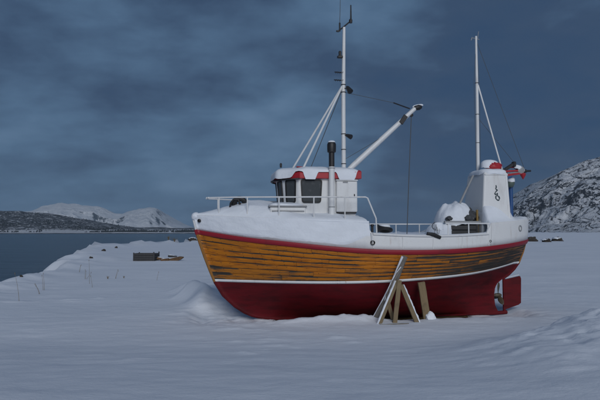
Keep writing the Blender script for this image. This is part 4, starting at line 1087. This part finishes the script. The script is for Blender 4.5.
# ---------------------------------------------------------------- timbers propping the boat
def L2W(p): return BM @ Vector(p)
def prop(name, a, b, w, h, mat, label, group=None, snow=0.0, roll=0.0, bend=0.0, round_=False):
    a, b = L2W(a), L2W(b); mid = (a + b) / 2; z = (b - a).normalized(); q = Vector((0, 0, 1)).rotation_difference(z).to_matrix().to_4x4()
    root = empty(name, Matrix.Translation(mid) @ q @ Matrix.Rotation(roll, 4, 'Z')); L = (b - a).length
    if round_:
        n = 9; pts = [(bend * math.sin(math.pi * i / n) + .006 * math.sin(i * 2.3), .008 * math.sin(i * 1.7), -L / 2 + L * i / n) for i in range(n + 1)]
        MB().tube(pts, [w * .5 * (1.05 - .25 * i / n) for i in range(n + 1)], 10).build('log', mat, root)
    else:
        n = 5; V = []; F = []
        for i in range(n + 1):
            zz = -L / 2 + L * i / n; j = .004
            for (sx_, sy) in ((-1, -1), (1, -1), (1, 1), (-1, 1)): V.append((sx_ * w / 2 + random.uniform(-j, j), sy * h / 2 + random.uniform(-j, j), zz + (random.uniform(-.012, .012) if i in (0, n) else 0)))
        for i in range(n):
            for k in range(4): F.append((i * 4 + k, i * 4 + (k + 1) % 4, i * 4 + 4 + (k + 1) % 4, i * 4 + 4 + k))
        F += [(3, 2, 1, 0), tuple(n * 4 + k for k in range(4))]
        o = link('board', mesh('board', V, F), mat, root, smooth=False); bv = o.modifiers.new('bevel', 'BEVEL'); bv.width = .01; bv.segments = 2
    tag(root, label, 'timber', group)
    if snow:
        # snow clings to the upper side of the leaning timber
        inv = (Matrix.Translation(mid) @ q @ Matrix.Rotation(roll, 4, 'Z')).inverted().to_3x3(); upv = inv @ Vector((0, -.05, 1)); upv.z = 0; upv.normalize(); sd_ = Vector((-upv.y, upv.x, 0))
        V = []; n = 26; ext = abs(upv.x) * w / 2 + abs(upv.y) * h / 2; wid = (abs(sd_.x) * w / 2 + abs(sd_.y) * h / 2) * .48
        for i in range(n + 1):
            t = -1 + 2 * i / n; hh = snow * (0.55 + .7 * float(fbm([i * .55], [L * 7], 3, 66)[0])) * (1 - abs(t) ** 8); hh = max(hh, .001)
            for k in range(7):
                u = -1 + 2 * k / 6; bx = bend * math.sin(math.pi * (t + 1) / 2) if round_ else 0
                V.append(sd_ * wid * u + upv * (ext * (1 - (.55 * u * u if round_ else 0)) - .004 + hh * (1 - u ** 4)) + Vector((bx, 0, t * L / 2 * .97)))
        o = link('snow', mesh('snow', V, grid_faces(n + 1, 7)), M['snow'], root); o['kind'] = 'stuff'
    return root
prop('log_prop', (-.22, -1.62, .05), (.58, -1.97, 1.86), .17, .17, M['timber_grey'], 'long grey round log leaning against the planks, topmost of the props', None, .012, round_=True, bend=.05)
prop('log_prop', (.06, -1.86, .60), (.50, -1.98, 1.58), .10, .10, M['timber_grey'], 'short crooked grey branch wedged beside the long leaning log', None, .02, round_=True, bend=-.06)
prop('timber_prop', (-.27, -2.24, .05), (.35, -1.96, 1.20), .11, .09, M['timber'], 'slanting square timber with snow along it under the long log', None, .03)
prop('timber_prop', (.17, -2.22, .00), (.40, -2.00, 1.22), .12, .10, M['timber'], 'upright bare square timber in the middle of the prop trestle', None, 0)
prop('timber_prop', (.84, -2.20, .05), (.46, -1.97, 1.10), .12, .10, M['timber'], 'timber slanting down towards the separate board, lumps of snow on it', None, .035)
prop('timber_prop', (.30, -1.86, .02), (.13, -1.82, .68), .10, .09, M['timber'], 'short bare timber leaning inside the prop trestle', None, 0)
prop('foot_board', (-.26, -2.33, .115), (.50, -2.36, .125), .05, .16, M['timber_grey'], 'dark flat board lying in the snow under the trestle', None, 0)
prop('shore_board', (1.30, -1.72, .0), (1.13, -1.70, 1.14), .20, .07, M['timber'], 'wide pale board standing alone against the red bottom', None, 0, roll=R(10))
def block_snow():
    o = MB().lump((0, 0, 0), (.13, .10, .15), 71, 14, .55, 2.4, .8).build('snow', M['snow']); o.matrix_world = BM @ Matrix.Translation((1.33, -1.80, .17))
    tag(o, 'snow clump at the foot of the wide shore board', 'snow', kind='stuff')
block_snow()

# ---------------------------------------------------------------- things on the field and the shore
def gz(x, y): return float(ground_z(np.array([x]), np.array([y]))[0])
def place(x, y, rz=0, dz=0): return Matrix.Translation((x, y, gz(x, y) + dz)) @ Matrix.Rotation(rz, 4, 'Z')
def build_crate():
    r = empty('wooden_crate', place(-12.2, 46.5, R(-6), -.12)); tag(r, 'large dark plank crate standing in the snow near the shore', 'crate')
    w, d, h = 1.75, 1.1, .72
    for k in range(4):
        for sy in (-1, 1): MB().box((0, sy * d / 2, .10 + .175 * k), (w, .05, .16), .012).build('plank', M['dark_box'], r)
        for sx_ in (-1, 1): MB().box((sx_ * (w / 2 - .03), 0, .10 + .175 * k), (.05, d - .06, .16), .012).build('plank', M['dark_box'], r)
    for sx_ in (-1, 1):
        for sy in (-1, 1): MB().box((sx_ * (w / 2 - .06), sy * (d / 2 + .035), .40), (.10, .04, .84 if sx_ > 0 else .72), .01).build('corner_post', M['dark_box'], r)
    o = link('snow', mesh('snow', [(x * w / 2 * .93, y * d / 2 * .9, .62 + .05 * float(fbm([x * 2], [y * 2], 3, 5)[0])) for x in np.linspace(-1, 1, 12) for y in np.linspace(-1, 1, 9)], grid_faces(12, 9)), M['snow'], r); o['kind'] = 'stuff'
    specs = [('broken_board', -10.95, 46.3, .7, .12, .18, 12, 'short brown board propped in the snow beside the dark crate', .18),
             ('broken_board', -10.6, 46.0, .6, .2, .34, -8, 'stubby rust brown block between the crate and the pointed board', .06),
             ('broken_board', -9.85, 46.2, 1.35, .16, .30, -14, 'long rust brown board with a pointed end tilted out of the snow', .16),
             ('broken_board', -10.15, 46.6, .70, .09, .16, 4, 'small dark board resting across the pile of brown boards', .36)]
    for nm, x, y, l, t, hh, tilt, lab, up in specs:
        m = place(x, y, R(random.uniform(-12, 12)), up - .06) @ Matrix.Rotation(R(tilt), 4, 'Y')
        rr = empty(nm, m); tag(rr, lab, 'board')
        V = []; 
        for i, (xx, k) in enumerate(((-l / 2, 1), (0, 1.05), (l * .3, .9), (l / 2, .25 if 'pointed end' in lab else .9))):
            for (a, b) in ((-1, -1), (1, -1), (1, 1), (-1, 1)): V.append((xx + .02 * a, a * t / 2 * 1.4, b * hh / 2 * k))
        F = [(i * 4 + q, i * 4 + (q + 1) % 4, i * 4 + 4 + (q + 1) % 4, i * 4 + 4 + q) for i in range(3) for q in range(4)] + [(3, 2, 1, 0), (12, 13, 14, 15)]
        o = link('board', mesh('board', V, F), M['timber_brown'] if 'small dark' not in lab else M['dark_box'], rr, smooth=False); o.modifiers.new('bevel', 'BEVEL').width = .012
        o = link('snow', mesh('snow', [(xx * l * .46, yy * t * .6, hh / 2 * (1 - .5 * max(xx, 0)) + .05 * (1 - abs(yy) ** 3) * (0.4 + .6 * abs(math.sin(xx * 3 + l * 9)))) for xx in np.linspace(-.95, .55, 10) for yy in np.linspace(-1, 1, 5)], grid_faces(10, 5)), M['snow'], rr); o['kind'] = 'stuff'
build_crate()
def build_rocks():
    for x, y, rx, rz, sd_, lab in ((46, 116, 1.1, .75, 3, 'dark rock with snow on it behind the stern, the tallest of three'), (46.8, 111, 1.0, .5, 5, 'low dark rock lying before the tallest rock behind the stern'), (52, 118, 1.2, .7, 8, 'rounded dark rock farthest out from the stern'),
                                 (-24.6, 134, 1.1, .6, 12, 'dark rock on the snowy point beside the bow')):
        o = MB().lump((0, 0, 0), (rx, rx * .8, rz), sd_, 16, .45, 1.6, .5).build('rock', M['rock']); o.matrix_world = place(x, y, sd_, .12)
        tag(o, lab, 'rock')
        s = MB().lump((0, 0, 0), (rx * .85, rx * .7, rz * .5), sd_ + 1, 12, .3, 1.6, .3).build('snow', M['snow']); s.matrix_world = place(x - .15, y + .15, sd_, rz * .72)
        tag(s, 'snow lying on a dark shore rock', 'snow', 'snow on the shore rocks', 'stuff')
    shore = [(-16.6, 46.5, .15), (-21.5, 64, .24), (-23.9, 76, .24), (-13.6, 28.6, .08)]
    for i, (x, y, r) in enumerate(shore):
        o = MB().lump((0, 0, 0), (r, r * .8, r * .8), 20 + i, 10, .4, 1.6).build('stone', M['rock']); o.matrix_world = place(x, y, i, r * .3)
        tag(o, 'small dark stone poking out of the snow at the shore edge', 'stone', 'stones along the snowy shore edge')
build_rocks()
def build_stalks():
    spots = [(-9.75, 20.4, 1.0, .16), (-10.8, 24.8, .75, .1), (-10.3, 23.2, .45, -.4), (-9.9, 27.6, 1.15, .05), (-9.2, 26.0, .55, .25), (-11.0, 30, .5, .0), (-12.6, 33.5, .45, -.2), (-9.6, 30.5, .5, .3), (-7.2, 29.5, .45, .3)]
    for i, (x, y, h, lean) in enumerate(spots):
        r = empty('dry_stalk', place(x, y, random.uniform(0, 6))); big = i in (0, 3)
        tag(r, 'tall bent dry stalk standing out of the shore snow' if big else 'short dry grass stalk poking out of the shore snow', 'stalk', 'tall dry stalks' if big else 'short dry stalks by the shore')
        for k in range(1 if big else random.randint(1, 3)):
            a = random.uniform(-.15, .15) * k; pts = [(k * .04 + (lean + a) * h * t ** 1.6, .03 * k + a * t, h * t * (1 - .12 * k) - .05) for t in (0, .3, .6, .85, 1)]
            MB().tube(pts, [.007, .006, .005, .004, .002], 5).build('stem', M['grass'], r)
            tp = Vector(pts[-1]); MB().lump(tp, (.009, .009, .04), i + k, 5, .4, 2).build('seed_head', M['grass'], r)
    tufts = [(-9.9, 30.2, .15), (-9.25, 30.8, .13), (-27.0, 120, .9), (-26.0, 121, .9)]
    for i, (x, y, h) in enumerate(tufts):
        r = empty('grass_tuft', place(x, y)); far = i > 1
        tag(r, 'pale bush of dry twigs on the far snowy point' if far else 'small brown tuft of dry grass in the snow', 'bush' if far else 'grass tuft', 'bushes on the point' if far else 'brown tufts near the shore')
        mb = MB()
        for k in range(40):
            a = random.uniform(0, 6.28); sp = random.uniform(-.3, .9) * h; mb.tube([(0, 0, -.03), (math.cos(a) * sp * .4, math.sin(a) * sp * .4, h * .6), (math.cos(a) * sp, math.sin(a) * sp, h * random.uniform(.6, 1.05))], [.02 * h, .016 * h, .008 * h], 4)
        mb.build('blades', M['grass'], r)
build_stalks()

# ---------------------------------------------------------------- cold hazy air over the fjord
def build_haze():
    mb = MB().box((0, 4200, 165), (15600, 10800, 345))
    m = bpy.data.materials.new('hazy_air'); m.use_nodes = True; nt = m.node_tree; nt.nodes.clear()
    out = nt.nodes.new('ShaderNodeOutputMaterial'); v = nt.nodes.new('ShaderNodeVolumePrincipled')
    v.inputs['Color'].default_value = (0.55, 0.77, 1.0, 1); v.inputs['Density'].default_value = 0.00009
    nt.links.new(v.outputs[0], out.inputs['Volume'])
    o = mb.build('haze', m, smooth=False); tag(o, 'thin blue haze in the cold air over the fjord', 'haze', kind='stuff')
build_haze()
